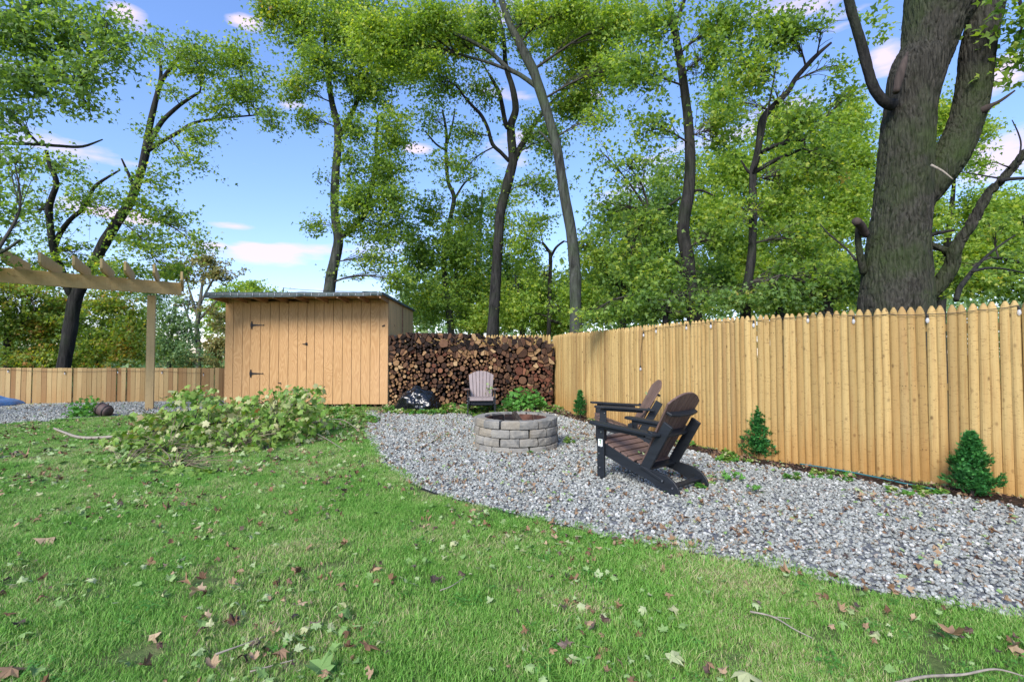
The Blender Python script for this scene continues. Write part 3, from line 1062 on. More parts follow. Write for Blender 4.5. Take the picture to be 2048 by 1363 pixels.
lm = [lboard(i) for i in range(6)]
root3 = empty('low_fence', la, 0, 'low flat-topped wooden board fence behind the left gravel strip, tan and brown boards', 'fence')
d = (lb - la).normalized(); ang = math.atan2(d.y, d.x); L = (lb - la).length
n = int(L / .1165)
for i in range(n):
    t = (i + .5) / n
    x, y = la.x + (lb.x - la.x) * t, la.y + (lb.y - la.y) * t
    # its level top runs at v ~ 735, its foot follows the ground
    top = P(0, 735.5 , y).z
    back = random.random() < .22
    o = link_mesh('picket', random.choice(lm), root3, Vector((x, y, 0)) - la + Vector((-d.y, d.x, 0)) * (rnd(.02, .03) if back else rnd(-.004, .004)), (0, rnd(-.006, .006), ang))
    o.scale = (1, 1, top + rnd(-.006, .008))
for z in (.25, .8):
    MB().box((lb - la) / 2 + Vector((-d.y, d.x, 0)) * .05 + Vector((0, 0, z)), (L, .035, .08), Matrix.Rotation(ang, 3, 'Z')).build('rail', MAT['board'], root3)


# ------------------------------------------------------------------ shed
SX0, SX1, SY0, SY1 = -7.42, -3.20, 12.5, 15.6
ZT = P(600, 599, SY0).z
shed = empty('shed', ((SX0 + SX1) / 2, SY0, 0), 0, 'flat-roofed plywood garden shed with grooved orange boards and black hinges', 'shed')
so = shed.location


def grooved(x0, x1, z0, z1, y, name, mat, parent, proud=0.0, M=None):
    """one board standing between two grooves"""
    w = x1 - x0 - .009
    mb = MB().box(((x0 + x1) / 2 - so.x, y - proud - so.y, (z0 + z1) / 2), (w, .016, z1 - z0), None, ch=.003)
    return mb.build(name, mat, parent)


doorx0, doorx1 = P(500.5, 700, SY0).x, P(613.5, 700, SY0).x
gro = [447, 466.5, 485, 500.5, 521, 540, 558, 577, 595.5, 613.5, 629, 647.5, 666.5, 685, 703.5, 722, 740.5, 759.5, 776]
gx = [P(u, 700, SY0).x for u in gro]
gx[0], gx[-1] = SX0, SX1
# wall core behind the boards, and floor beam
MB().box((0, .03 + .012, ZT / 2 + .02), (SX1 - SX0 - .01, .03, ZT - .08)).build('wall', MAT['framing'], shed)
MB().box((SX0 - so.x + .02, (SY1 - SY0) / 2, ZT / 2), (.03, SY1 - SY0 - .06, ZT - .1)).build('wall', MAT['ply_side'], shed)
MB().box((0, SY1 - SY0, ZT / 2), (SX1 - SX0 - .06, .03, ZT - .1)).build('wall', MAT['ply_side'], shed)
door = empty('door', (0, 0, 0)); door.parent = shed
for i in range(len(gx) - 1):
    isd = 3 <= i < 9
    grooved(gx[i], gx[i + 1], .06 if not isd else .10, ZT - (.0 if not isd else .055), SY0, 'board', MAT['ply'], door if isd else shed, .006 if isd else 0)
for (u, v) in ((508, 650), (506, 746.5)):
    p = P(u, v, SY0) - so
    mb = MB()
    mb.box((p.x - .045, p.y - .026, p.z), (.035, .008, .20), ch=.003)
    mb.box((p.x - .045, p.y - .028, p.z), (.07, .010, .085), ch=.01)
    for k in range(4):
        mb.box((p.x + .02 + k * .06, p.y - .025, p.z), (.062, .006, .045 - k * .008))
    mb.tube([(p.x + .25, p.y - .026, p.z), (p.x + .27, p.y - .026, p.z)], .016, 8)
    mb.tube([(p.x - .045, p.y - .03, p.z - .1), (p.x - .045, p.y - .03, p.z + .1)], .012, 8)
    mb.build('hinge', MAT['black_metal'], door)
p = P(613.5, 687.5, SY0) - so
mb = MB().box((p.x, p.y - .022, p.z), (.05, .012, .07), ch=.004).box((p.x - .05, p.y - .03, p.z), (.10, .016, .018), ch=.004).tube([(p.x + .0, p.y - .02, p.z + .004), (p.x, p.y - .06, p.z + .004)], .014, 8)
mb.build('latch', MAT['black_metal'], door)
for (u, v, a) in ((767, 651, -.5), (560, 765.5, .3)):
    p = P(u, v, SY0) - so
    MB().box((p.x, p.y - .028, p.z), (.085, .02, .018), Matrix.Rotation(a, 3, 'Y'), ch=.004).box((p.x + .02, p.y - .02, p.z), (.02, .03, .03), ch=.004).build('catch', MAT['black_metal'], shed)
# right side wall
ns = 13
for i in range(ns):
    y0 = SY0 + .02 + (SY1 - SY0 - .02) * i / ns; y1 = SY0 + .02 + (SY1 - SY0 - .02) * (i + 1) / ns
    mb = MB().box((SX1 - so.x - .003, (y0 + y1) / 2 - so.y, ZT / 2 + .05), (.016, y1 - y0 - .016, ZT - .02), None, ch=.003)
    mb.build('board', MAT['ply_side'], shed)
MB().box((SX1 - so.x - .035, (SY1 - SY0) / 2, ZT / 2), (.02, SY1 - SY0 - .08, ZT - .1)).build('wall', MAT['framing'], shed)
ps = P(795, 640, 14.1)
MB().box((SX1 - so.x + .018, 1.55, ZT / 2 + .05), (.03, .05, ZT - .02), ch=.004).build('batten', MAT['framing'], shed)
# roof: slab, membrane hanging over the eave, rafters
RY0 = SY0 - .80
RX0, RX1 = P(411, 588, RY0).x, P(764, 588, RY0).x
zr0 = P(600, 592, RY0).z
zr1 = ZT
ztop0 = P(600, 583.5, RY0).z


def zroof(y):      # underside of the deck
    return ZT + .015 + (y - SY0) * -.012


MB().add([(RX0 - so.x, RY0 - so.y, zroof(RY0) + .0), (RX1 - so.x, RY0 - so.y, zroof(RY0)), (SX1 + .03 - so.x, SY1 + .1 - so.y, zroof(SY1)), (SX0 - .1 - so.x, SY1 + .1 - so.y, zroof(SY1)),
          (RX0 - so.x, RY0 - so.y, zroof(RY0) + .05), (RX1 - so.x, RY0 - so.y, zroof(RY0) + .05), (SX1 + .03 - so.x, SY1 + .1 - so.y, zroof(SY1) + .05), (SX0 - .1 - so.x, SY1 + .1 - so.y, zroof(SY1) + .05)],
         [(0, 1, 2, 3), (4, 7, 6, 5), (0, 4, 5, 1), (1, 5, 6, 2), (2, 6, 7, 3), (3, 7, 4, 0)]).build('roof', MAT['framing'], shed)
# membrane: wavy apron along the front edge
nm = 70
vs, fs = [], []
for i in range(nm + 1):
    t = i / nm
    x = RX0 - .01 + (RX1 - RX0 + .02) * t - so.x
    dz = .012 * noise.noise(Vector((x * 2.2, 1, 4))) + .006 * noise.noise(Vector((x * 8, 2, 4)))
    yy = RY0 - so.y
    low = zroof(RY0) - .075 * (1 - .75 * t) + dz
    for (a, b) in ((yy + 4.2 - 1.0, zroof(SY1) + .066), (yy + .05, zroof(RY0) + .075 + dz), (yy - .012, zroof(RY0) + .066 + dz), (yy - .022 - dz, (low + zroof(RY0) + .06) / 2), (yy - .016 + dz, low)):
        vs.append((x, a, b))
for i in range(nm):
    for k in range(4): fs.append((i * 5 + k, i * 5 + k + 1, (i + 1) * 5 + k + 1, (i + 1) * 5 + k))
MB().add(vs, fs).build('membrane', MAT['felt'], shed, True)
for i in range(24):
    t = (i + .5) / 24
    x = RX0 + (RX1 - RX0) * t - so.x
    MB().box((x, RY0 - so.y - .032, zroof(RY0) + .01), (.006, .006, .045 + rnd(0, .03))).build('staple', MAT['steel'], shed)
nr = 9
for i in range(nr):
    x = SX0 + .05 + (SX1 - .06 - SX0) * i / (nr - 1) - so.x
    mb = MB()
    zz = zroof(SY0)
    mb.add([(x - .02, RY0 + .02 - so.y, zroof(RY0) - .002), (x + .02, RY0 + .02 - so.y, zroof(RY0) - .002), (x + .02, -.01, zz - .002), (x - .02, -.01, zz - .002),
            (x - .02, RY0 + .02 - so.y, zroof(RY0) - .075), (x + .02, RY0 + .02 - so.y, zroof(RY0) - .075), (x + .02, -.01, zz - .11), (x - .02, -.01, zz - .11)],
           [(0, 1, 2, 3), (4, 7, 6, 5), (0, 4, 5, 1), (1, 5, 6, 2), (2, 6, 7, 3), (3, 7, 4, 0)])
    mb.build('rafter', MAT['framing'], shed)
MB().box((SX0 - so.x + .0, -.1, .03), (.25, .18, .16), ch=.01).build('foundation_block', MAT['block'], shed)
# side eave sheet folded down over the right wall
vs, fs = [], []
for i in range(21):
    y = RY0 + (SY1 + .1 - RY0) * i / 20 - so.y
    dz = .012 * noise.noise(Vector((y * 3, 7, 4)))
    xr = RX1 + (SX1 + .03 - RX1) * i / 20 - so.x
    vs += [(xr - .5, y, zroof(RY0 + i * .2) + .078), (xr + .015, y, zroof(RY0 + i * .2) + .068 + dz), (xr + .03, y, zroof(RY0 + i * .2) + .0 + dz)]
for i in range(20):
    for k in range(2): fs.append((i * 3 + k, i * 3 + k + 1, (i + 1) * 3 + k + 1, (i + 1) * 3 + k))
MB().add(vs, fs).build('roof_edge', MAT['felt'], shed, True)

# ------------------------------------------------------------------ pergola end, upper left
pg0 = G(288, 820)
pb_r = P(363, 590.5, 0 + pg0.y)
zb = pb_r.z
yl = EYE  # placeholder
# beam: right end over the post, left end nearer to the camera
k_l = None
a_, b_, c_ = ray(0, 564.5)
kk = (zb - EYE) / c_
pl = Vector((a_ * kk, b_ * kk, zb))
pr = Vector((pb_r.x, pb_r.y, zb))
bd = (pr - pl); bd.z = 0; bd.normalize()
pext = pl - bd * 2.6
perg = empty('pergola', (pg0.x, pg0.y, 0), 0, 'unpainted timber pergola end with square post, heavy beam and seven rafter tails', 'pergola')
po = perg.location
bang = math.atan2(bd.y, bd.x)
BH = (P(363, 566, pg0.y).z - zb)
Lb = (pr - pext).length
MB().box((pr + pext) / 2 - po + Vector((0, 0, BH / 2)), (Lb, .07, BH), Matrix.Rotation(bang, 3, 'Z'), ch=.006).build('beam', MAT['treated'], perg)
# post, leaning a hair as the photo shows
pt = P(297, 588, pg0.y + .06)
bt = Vector((pg0.x, pg0.y + .06, 0))
PW = .16
mb = MB()
hw = PW / 2
rot = Matrix.Rotation(R(30), 3, 'Z')
vs = []
for (q, z) in ((bt, -.05), (pt, zb + .02)):
    for (a, b) in ((-1, -1), (1, -1), (1, 1), (-1, 1)):
        w = rot @ Vector((a * hw, b * hw, 0))
        vs.append(Vector((q.x + w.x, q.y + hw + .03 + w.y, z)) - po)
mb.add(vs, [(0, 3, 2, 1), (4, 5, 6, 7), (0, 1, 5, 4), (1, 2, 6, 5), (2, 3, 7, 6), (3, 0, 4, 7)])
mb.build('post', MAT['treated_z'], perg)
q = pext + bd * .4
MB().box(Vector((q.x, q.y + .12, zb / 2)) - po, (PW, PW, zb), Matrix.Rotation(bang, 3, 'Z'), ch=.008).build('post', MAT['treated_z'], perg)
# rafter tails
rdir = Vector((-.66, 1, 0)).normalized()
rang = math.atan2(rdir.y, rdir.x)


def on_beam(u):
    a, b, c = ray(u, 600)
    # intersect vertical plane of the beam
    n = Vector((bd.y, -bd.x, 0))
    k = (pr.dot(n)) / (a * n.x + b * n.y)
    return Vector((a * k, b * k, 0))


for i, u in enumerate((-108, -42, 30, 100, 163, 214, 258, 312, 364)):
    c = on_beam(u)
    ln_f, ln_b = .92, .95
    H = .25
    tip = rnd(-.03, .03)
    poly = [(-ln_f + tip, H), (-ln_f + .02 + tip, .06), (-ln_f + .10 + tip, 0), (ln_b, 0), (ln_b, H)]
    M = Matrix((rdir, Vector((0, 0, 1)), rdir.cross(Vector((0, 0, 1))))).transposed()
    drop = -.10 if i == 8 else 0
    mb = MB().prism(poly, .045, M, Vector((c.x, c.y, zb + BH + .002 + drop)) - po, ch=.004)
    mb.build('rafter', MAT['treated'], perg)

# ------------------------------------------------------------------ firewood stack
wood = empty('firewood_stack', (-1.05, 12.5, 0), 0, 'long chest-high stack of split and round firewood between shed and fence', 'firewood')
WY = 12.5
wx0, wx1 = P(779, 740, WY).x, P(1106, 740, WY).x


def wtop(x):
    u = 1024 + x / WY * F
    pts = [(770, 672), (790, 672), (815, 666), (900, 668), (955, 668), (962, 676), (985, 680), (1000, 675), (1040, 678), (1075, 676), (1090, 684), (1112, 694)]
    for (a, va), (b, vb) in zip(pts, pts[1:]):
        if a <= u <= b: return P(u, va + (vb - va) * (u - a) / (b - a), WY).z
    return P(u, 675, WY).z


def clip(poly, px, py, nx_, ny_):
    out = []
    for i in range(len(poly)):
        a, b = poly[i], poly[(i + 1) % len(poly)]
        da = (a[0] - px) * nx_ + (a[1] - py) * ny_; db = (b[0] - px) * nx_ + (b[1] - py) * ny_
        if da <= 0: out.append(a)
        if (da < 0) != (db < 0):
            t = da / (da - db); out.append((a[0] + (b[0] - a[0]) * t, a[1] + (b[1] - a[1]) * t))
    return out


def lsize(x, z):
    """wanted log width by place: small rounds low and left, big splits above and right"""
    u = 1024 + x / WY * F
    t = min(1, max(0, (z - .95) / .5)) * .6 + min(1, max(0, (u - 960) / 90)) * .55
    return .088 + .090 * min(1, t)


seeds = []
tries = 0
while tries < 60000 and len(seeds) < 640:
    tries += 1
    x, z = rnd(wx0, wx1), rnd(.02, 1.92)
    if z > wtop(x) - .03: continue
    s = lsize(x, z) * random.choice((.5, .6, .75, .9, 1.0, 1.1, 1.3, 1.5))
    if all((x - a) ** 2 + (z - b) ** 2 > (.47 * (s + r)) ** 2 for a, b, r in seeds): seeds.append((x, z, s))
cells = []
for i, (x, z, s) in enumerate(seeds):
    H_ = .16
    poly = [(x - H_, z - H_), (x + H_, z - H_), (x + H_, z + H_), (x - H_, z + H_)]
    for j, (a, b, r) in enumerate(seeds):
        if i == j: continue
        dx, dz = a - x, b - z
        D = math.hypot(dx, dz)
        if D > .45: continue
        w = .5 + .5 * (s * s - r * r) / (4 * D * D)
        w = max(.25, min(.75, w))
        poly = clip(poly, x + dx * w, z + dz * w, dx / D, dz / D)
        if len(poly) < 3: break
    poly = clip(poly, x, .0, 0, -1) if poly else poly
    poly = clip(poly, x, wtop(x) + rnd(-.02, .035), 0, 1) if len(poly) > 2 else poly
    poly = clip(poly, wx0 - .01 - .02, z, -1, 0) if len(poly) > 2 else poly
    if len(poly) > 2: poly = clip(poly, wx1 + rnd(-.02, .05), z, 1, 0)
    if len(poly) >= 3: cells.append((x, z, s, poly))


def M_logend(name, stops, ringk):
    n = NT(name)
    tcx = n.n('TexCoord').outputs['Object']
    sx = n.n('SeparateXYZ', {0: tcx})
    a = n.noise(n.coords(rand=5.0), 14, 4, .6)
    d = n.math('SQRT', n.math('ADD', n.math('POWER', sx.outputs[0], 2.0), n.math('POWER', sx.outputs[2], 2.0)))
    rg = n.math('ADD', n.math('MULTIPLY', n.math('SINE', n.math('ADD', n.math('MULTIPLY', d, 700.0), n.math('MULTIPLY', a, 5.0))), .5), .5)
    c = n.ramp(n.math('ADD', n.math('MULTIPLY', a, .35), n.math('MULTIPLY', n.rand(), .75), clamp=True), stops)
    c = n.mix(n.math('MULTIPLY', rg, ringk), c, tuple(x * .55 for x in stops[1][1]))
    rays = n.noise(n.coords((1, 1, 1), rand=3.0), 55, 3, .6, 1.0)
    c = n.mix(n.ramp(rays, [(.55, 0.0), (.7, .5)]), c, (0.02, 0.014, .01))
    return n.bsdf(c, .85, n.bump(n.math('ADD', rg, rays), .6, .006), spec=.2).done()


LE_tan = M_logend('log_end_tan', [(0.15, (0.17, 0.085, 0.04)), (0.5, (0.32, 0.18, 0.085)), (0.95, (0.52, 0.35, 0.18))], .25)
LE_brown = M_logend('log_end_brown', [(0.15, (0.045, 0.024, 0.017)), (0.55, (0.13, 0.066, 0.038)), (0.95, (0.25, 0.135, 0.075))], .25)
LE_dark = M_logend('log_end_dark', [(0.15, (0.010, 0.008, 0.008)), (0.6, (0.038, 0.024, 0.019)), (0.95, (0.10, 0.058, 0.038))], .2)
LE_red = M_logend('log_end_red', [(0.15, (0.06, 0.025, 0.016)), (0.55, (0.17, 0.065, 0.038)), (0.95, (0.30, 0.13, 0.07))], .2)
LB = M_bark('log_bark', (0.012, 0.010, 0.009), (0.07, 0.055, 0.045), (0.10, 0.14, 0.10), .35, 2.5)
LT = M_simple('weathered_split', (0.30, 0.25, 0.20), .85, .3, 30, stretch=(1, .1, 1), bump=.6, rand=.2)


def log(parent, name, x, z, poly, y, ln, endm, sidem, round_=False):
    n = len(poly)
    # centre and round corners
    pts = [(p[0] - x, p[1] - z) for p in poly]
    if round_:
        r = min(math.hypot((a[0] + b[0]) / 2, (a[1] + b[1]) / 2) for a, b in zip(pts, pts[1:] + pts[:1]))
        r = max(.014, r * .97)
        el, ph = rnd(.9, 1.0), rnd(0, PI)
        pts = [(r * math.cos(t) * 1.0, r * el * math.sin(t)) for t in [2 * PI * k / 12 for k in range(12)]]
        pts = [(a * math.cos(ph) - b * math.sin(ph), a * math.sin(ph) + b * math.cos(ph)) for a, b in pts]
    else:
        q = []
        for i in range(n):
            a, b, c = pts[i - 1], pts[i], pts[(i + 1) % n]
            e = rnd(.04, .22)
            q.append((b[0] + (a[0] - b[0]) * e, b[1] + (a[1] - b[1]) * e))
            q.append((b[0] + (c[0] - b[0]) * e, b[1] + (c[1] - b[1]) * e))
        pts = [(p[0] * .93, p[1] * .93) for p in q]
    m = len(pts)
    vs, fs, mi = [], [], []
    tx, tz = rnd(-.05, .05), rnd(-.05, .05)
    for (k, yy, s) in ((0, 0, .93), (1, .008, 1.0), (2, ln, .96)):
        for p in pts:
            vs.append((p[0] * s, yy + (p[0] * tx + p[1] * tz) * (6 if k < 2 else 0) * .6, p[1] * s))
    fs.append(tuple(range(m))[::-1]); mi.append(0)
    for r_ in range(2):
        for k in range(m):
            fs.append((r_ * m + k, r_ * m + (k + 1) % m, (r_ + 1) * m + (k + 1) % m, (r_ + 1) * m + k)); mi.append(0 if r_ == 0 else 1)
    mb = MB().add(vs, fs); mb.m = mi
    me = mb.mesh(name, [endm, sidem])
    return link_mesh(name, me, parent, Vector((x, y, z)) - parent.location, (0, 0, rnd(-.03, .03)))


def area(pl):
    return abs(sum(pl[i - 1][0] * pl[i][1] - pl[i][0] * pl[i - 1][1] for i in range(len(pl)))) / 2


new = []
for (x, z, s, poly) in cells:
    u = 1024 + x / WY * F
    up = min(1, max(0, (z - .95) / .5)) * .8 + min(1, max(0, (u - 975) / 90)) * .7
    if up > .3 and area(poly) > .0075 and random.random() < .8:
        an = rnd(0, PI)
        a, b = math.cos(an), math.sin(an)
        ox, oz = x + rnd(-.02, .02), z + rnd(-.02, .02)
        for sg in (1, -1):
            q = clip(poly, ox, oz, a * sg, b * sg)
            if len(q) >= 3 and area(q) > .0012:
                new.append((sum(p[0] for p in q) / len(q), sum(p[1] for p in q) / len(q), math.sqrt(area(q)), q))
    else: new.append((x, z, math.sqrt(area(poly)), poly))
cells = new
cells.sort(key=lambda c: -c[2])
extra = []
for k, (x, z, s, poly) in enumerate(cells):
    u = 1024 + x / WY * F
    up = min(1, max(0, (z - .95) / .5)) * .8 + min(1, max(0, (u - 975) / 90)) * .7
    split = random.random() < .08 + .85 * min(1, up)
    hi = z > 1.42 + .1 * noise.noise(Vector((x * 1.3, 0, 0)))
    band = .98 < z < 1.45 and 890 < u < 985
    left = u < 812 and z < 1.3
    right_low = u > 1030 and z < 1.15
    r = random.random()
    if hi: em = LE_dark if r < .62 else (LE_brown if r < .93 else LE_tan)
    elif band: em = LE_tan if r < .62 else LE_brown
    elif left: em = LE_tan if r < .7 else LE_brown
    elif right_low: em = LE_red if r < .55 else (LE_brown if r < .9 else LE_tan)
    else: em = LE_brown if r < .50 else (LE_tan if r < .74 else (LE_dark if r < .9 else LE_red))
    y = WY + rnd(-.035, .07)
    if k < 300:
        log(wood, 'log', x, z, poly, y, .38, em, LB if random.random() < .8 else LT, not split)
    else:
        extra.append(log(wood, 'small_log', x, z, poly, y, .38, em, LB, not split))
# smaller ones joined into one part
if extra:
    bm = bmesh.new()
    mats = [LE_tan, LE_brown, LE_dark, LE_red, LB, LT]
    for o in extra:
        tmp = o.data.copy()
        tmp.transform(Matrix.LocRotScale(o.location, o.rotation_euler.to_quaternion(), (1, 1, 1)))
        ids = [mats.index(mm) for mm in o.data.materials]
        for pgn in tmp.polygons: pgn.material_index = ids[pgn.material_index]
        bm.from_mesh(tmp)
    me = bpy.data.meshes.new('small_logs'); bm.to_mesh(me); bm.free()
    for mm in mats: me.materials.append(mm)
    for o in extra: bpy.data.objects.remove(o)
    o = link_mesh('small_log', me, wood); o['kind'] = 'stuff'
# dark second row behind and weathered splits lying across the top
MB().box((0 + (wx0 + wx1) / 2 + 1.05, .62, .80), (wx1 - wx0 - .15, .42, 1.56), ch=.05).build('rear_row', LB, wood)
for i in range(34):
    t = (i + .5) / 34
    x = wx0 + (wx1 - wx0) * t + rnd(-.04, .04)
    u = 1024 + x / WY * F
    pale = 955 < u < 1100
    z = wtop(x) + (.03 if pale else -.01)
    poly = [(x + .06 * math.cos(a + i) * rnd(.8, 1.3), z + .048 * math.sin(a + i) * rnd(.8, 1.3)) for a in (0, 1.4, 2.9, 4.4)]
    log(wood, 'top_log', x, z, poly, WY + (rnd(.02, .16) if not pale else rnd(.03, .15)), .5, LE_dark, LT if pale else LB, False)
bark = []
# ------------------------------------------------------------------ fire pit
fc = Vector((.06, 7.10, 0))
pit = empty('fire_pit', fc, 0, 'round stone block fire pit standing on the gravel', 'fire pit')
RO, RI = .60, .44
nb_ = 14
hc = .118
for c in range(4):
    z0 = -.035 + c * hc
    for k in range(nb_):
        a0 = 2 * PI * (k + (.5 if c % 2 else 0) + .18) / nb_ + rnd(-.015, .015)
        da = 2 * PI / nb_ - .018
        ro = RO + rnd(-.008, .012)
        prof = []
        segs = 4
        vs, fs = [], []
        ch = .012
        def ring(rr, z, sh): return [(rr * math.cos(a0 + da * (sh + (1 - 2 * sh) * s / segs)), rr * math.sin(a0 + da * (sh + (1 - 2 * sh) * s / segs)), z) for s in range(segs + 1)]
        zt = z0 + hc - .005 + (rnd(-.003, .003) if c == 3 else 0)
        rows = [ring(RI + .02, z0, .03), ring(ro - ch, z0, .03), ring(ro, z0 + ch, .0), ring(ro + .004, (z0 + zt) / 2, 0), ring(ro, zt - ch, 0), ring(ro - ch * 1.3, zt, .03), ring(RI + .02, zt, .03)]
        for r_ in rows: vs += r_
        w = segs + 1
        jit = [Vector((rnd(-1, 1), rnd(-1, 1), rnd(-1, 1))) * .0035 for _ in vs]
        vs = [Vector(v) + j for v, j in zip(vs, jit)]
        nr_ = len(rows)
        for r_ in range(nr_):
            r2 = (r_ + 1) % nr_
            for s in range(segs): fs.append((r_ * w + s, r_ * w + s + 1, r2 * w + s + 1, r2 * w + s))
        fs.append(tuple(r_ * w for r_ in range(nr_)))
        fs.append(tuple(r_ * w + segs for r_ in range(nr_))[::-1])
        ctr = Vector((0, 0, 0))
        for v in vs: ctr += v
        ctr /= len(vs)
        MB().add([v - ctr for v in vs], fs).build('block', MAT['block'], pit, False, loc=ctr)
nfb = 12
for k in range(nfb):
    a = 2 * PI * (k + .3) / nfb
    c_ = Vector(((RI + .0) * math.cos(a), (RI + .0) * math.sin(a), .205))
    MB().box((0, 0, 0), (.03, 2 * PI * RI / nfb - .012, .41), None, ch=.006).build('liner_brick', MAT['soot'], pit, loc=c_, rot=(0, 0, a))
MB().add([(RI * math.cos(2 * PI * k / 24), RI * math.sin(2 * PI * k / 24), .03) for k in range(24)], [tuple(range(24))]).build('ash_bed', MAT['soot'], pit)
o = log(pit, 'charred_log', fc.x + .1, .32, [(fc.x + .1 + .05 * math.cos(t), .32 + .05 * math.sin(t)) for t in (0, 1.2, 2.5, 3.8, 5)], fc.y - .2, .3, LT, LB)
o.rotation_euler = (R(30), 0, R(30))


# ------------------------------------------------------------------ Adirondack chairs
def arm_poly(fl=1):
    return [(-.07, -.40), (.035, -.43), (.05, -.38), (.062, .20), (.075, .34), (.06, .40), (.0, .425), (-.05, .40), (-.068, .30), (-.05, 0)]


def chair(name, loc, rz, label, slat='plastic_brown', armm='plastic_black', group=None, tagged=False, holder=True):
    r = empty(name, loc, rz, label, 'chair', group)
    B, W = MAT['plastic_black'], MAT[slat]
    YZ = Matrix(((0, 0, 1), (1, 0, 0), (0, 1, 0)))      # local x->Y, y->Z, thickness->X
    for s in (-1, 1):
        # stringer from the front of the seat down to the rear foot
        top = [(.345, .40), (.30, .405), (.10, .325), (-.10, .245), (-.20, .22), (-.30, .20), (-.42, .185), (-.50, .165), (-.56, .13), (-.605, .075), (-.62, .025), (-.61, .0)]
        bot = [(-.59, -.003), (-.48, .0), (-.40, .045), (-.28, .095), (-.15, .125), (0, .165), (.15, .215), (.30, .26), (.345, .28)]
        MB().prism(top + bot, .026, YZ, (s * .262, 0, 0), ch=.004).build('side_rail', B, r)
        # front leg
        MB().box((s * .290, .295, .268), (.028, .095, .540), ch=.004).build('leg', B, r)
        mbk = MB().box((s * .235, .30, .45), (.024, .06, .17), ch=.004)
        mbk.build('leg_block', B, r)
        # arm
        pol = [(p[0] * s * -1, p[1]) for p in arm_poly()]
        Mx = Matrix.Rotation(R(3.0), 3, 'X')
        MB().prism(pol, .026, Mx, (s * .315, 0, .572), ch=.005).build('armrest', MAT[armm], r)
        MB().box((s * .296, .03, .539), (.028, .58, .035), Matrix.Rotation(R(3), 3, 'X'), ch=.004).build('arm_support', B, r)
        # rear upright running up beside the back
        a, b = Vector((s * .225, -.235, .20)), Vector((s * .285, -.50, .655))
        dv = b - a
        Mr = Matrix.Rotation(math.atan2(-dv.y, dv.z), 3, 'X')
        MB().box((a + b) / 2, (.030, .105, dv.length), Mr, ch=.004).build('rear_upright', B, r)
        # folding strut along the rail
        a, b = Vector((s * .285, -.20, .215)), Vector((s * .285, -.46, .115))
        dv = b - a
        mb = MB().box((a + b) / 2, (.012, .028, dv.length), Matrix.Rotation(math.atan2(-dv.y, dv.z), 3, 'X'), ch=.003)
        mb.build('folding_strut', B, r)
        bo = MB()
        for (y, z, x) in ((.28, .34, .306), (.31, .27, .306), (-.185, .235, .278), (-.45, .12, .292), (-.55, .07, .278), (.28, .50, .306), (.3, .12, .306)):
            bo.tube([(s * (x - .002), y, z), (s * (x + .005), y, z)], .008, 8)
        bo.build('bolt', MAT['steel'], r)
    # seat slats
    for k in range(7):
        t = k / 6
        y = .355 - t * .52; z = .425 - t * .19
        if k == 0:
            MB().box((0, .352, .385), (.50, .024, .075), Matrix.Rotation(R(12), 3, 'X'), ch=.004).build('slat', W, r)
            y, z = .325, .428
        MB().box((0, y, z), (.55 if k < 6 else .50, .076, .020), Matrix.Rotation(R(-20 if k else 0) * -1, 3, 'X'), ch=.004).build('slat', W, r)
    # back: seven splayed slats with an arched top
    bb = Vector((0, -.165, .23)); tilt = R(29)
    up = Vector((0, -math.sin(tilt), math.cos(tilt)))
    nrm = Vector((0, math.cos(tilt), math.sin(tilt)))
    nS = 7
    Hb = .83
    for k in range(nS):
        q = (k - 3)
        c0, c1 = q * .064, q * .083
        w0, w1 = .057, .075
        def arch(x): return Hb - .115 * (abs(x) / .29) ** 2.2
        x0, x1 = c1 - w1 / 2, c1 + w1 / 2
        poly = [(c0 - w0 / 2, 0), (c0 + w0 / 2, 0), (x1, arch(x1))] + [(x1 + (x0 - x1) * j / 4, arch(x1 + (x0 - x1) * j / 4)) for j in (1, 2, 3)] + [(x0, arch(x0))]
        M = Matrix((Vector((1, 0, 0)), up, nrm * -1)).transposed()
        MB().prism(poly, .019, M, bb, ch=.003).build('back_slat', W, r)
    # cross braces behind the back
    p1 = bb + up * .62
    MB().prism([(-.25, -.02), (-.24, -.075), (-.12, -.10), (.12, -.10), (.24, -.075), (.25, -.02), (.13, -.035), (-.13, -.035)], .026, Matrix((Vector((1, 0, 0)), nrm, up)).transposed(), p1 + nrm * .012, ch=.004).build('back_brace', B, r)
    p2 = bb + up * .38
    MB().prism([(-.33, .03), (-.33, -.055), (-.16, -.085), (.16, -.085), (.33, -.055), (.33, .03), (.24, -.012), (-.24, -.012)], .028, Matrix((Vector((1, 0, 0)), nrm, up)).transposed(), p2, ch=.004).build('back_brace', B, r)
    MB().box((0, -.215, .20), (.50, .10, .026), Matrix.Rotation(R(20), 3, 'X'), ch=.004).build('seat_brace', B, r)
    MB().box((0, -.53, .075), (.50, .055, .028), Matrix.Rotation(R(15), 3, 'X'), ch=.004).build('stretcher', B, r)
    MB().box((0, .27, .30), (.50, .028, .10), ch=.004).build('front_rail', B, r)
    if tagged:
        MB().box((-.3055, .292, .385), (.003, .058, .075)).build('care_label', MAT['paper'], r)
        MB().box((-.308, .292, .392), (.002, .010, .040)).box((-.308, .292, .412), (.002, .030, .008)).build('label_print', MAT['paper_print'], r)
    return r


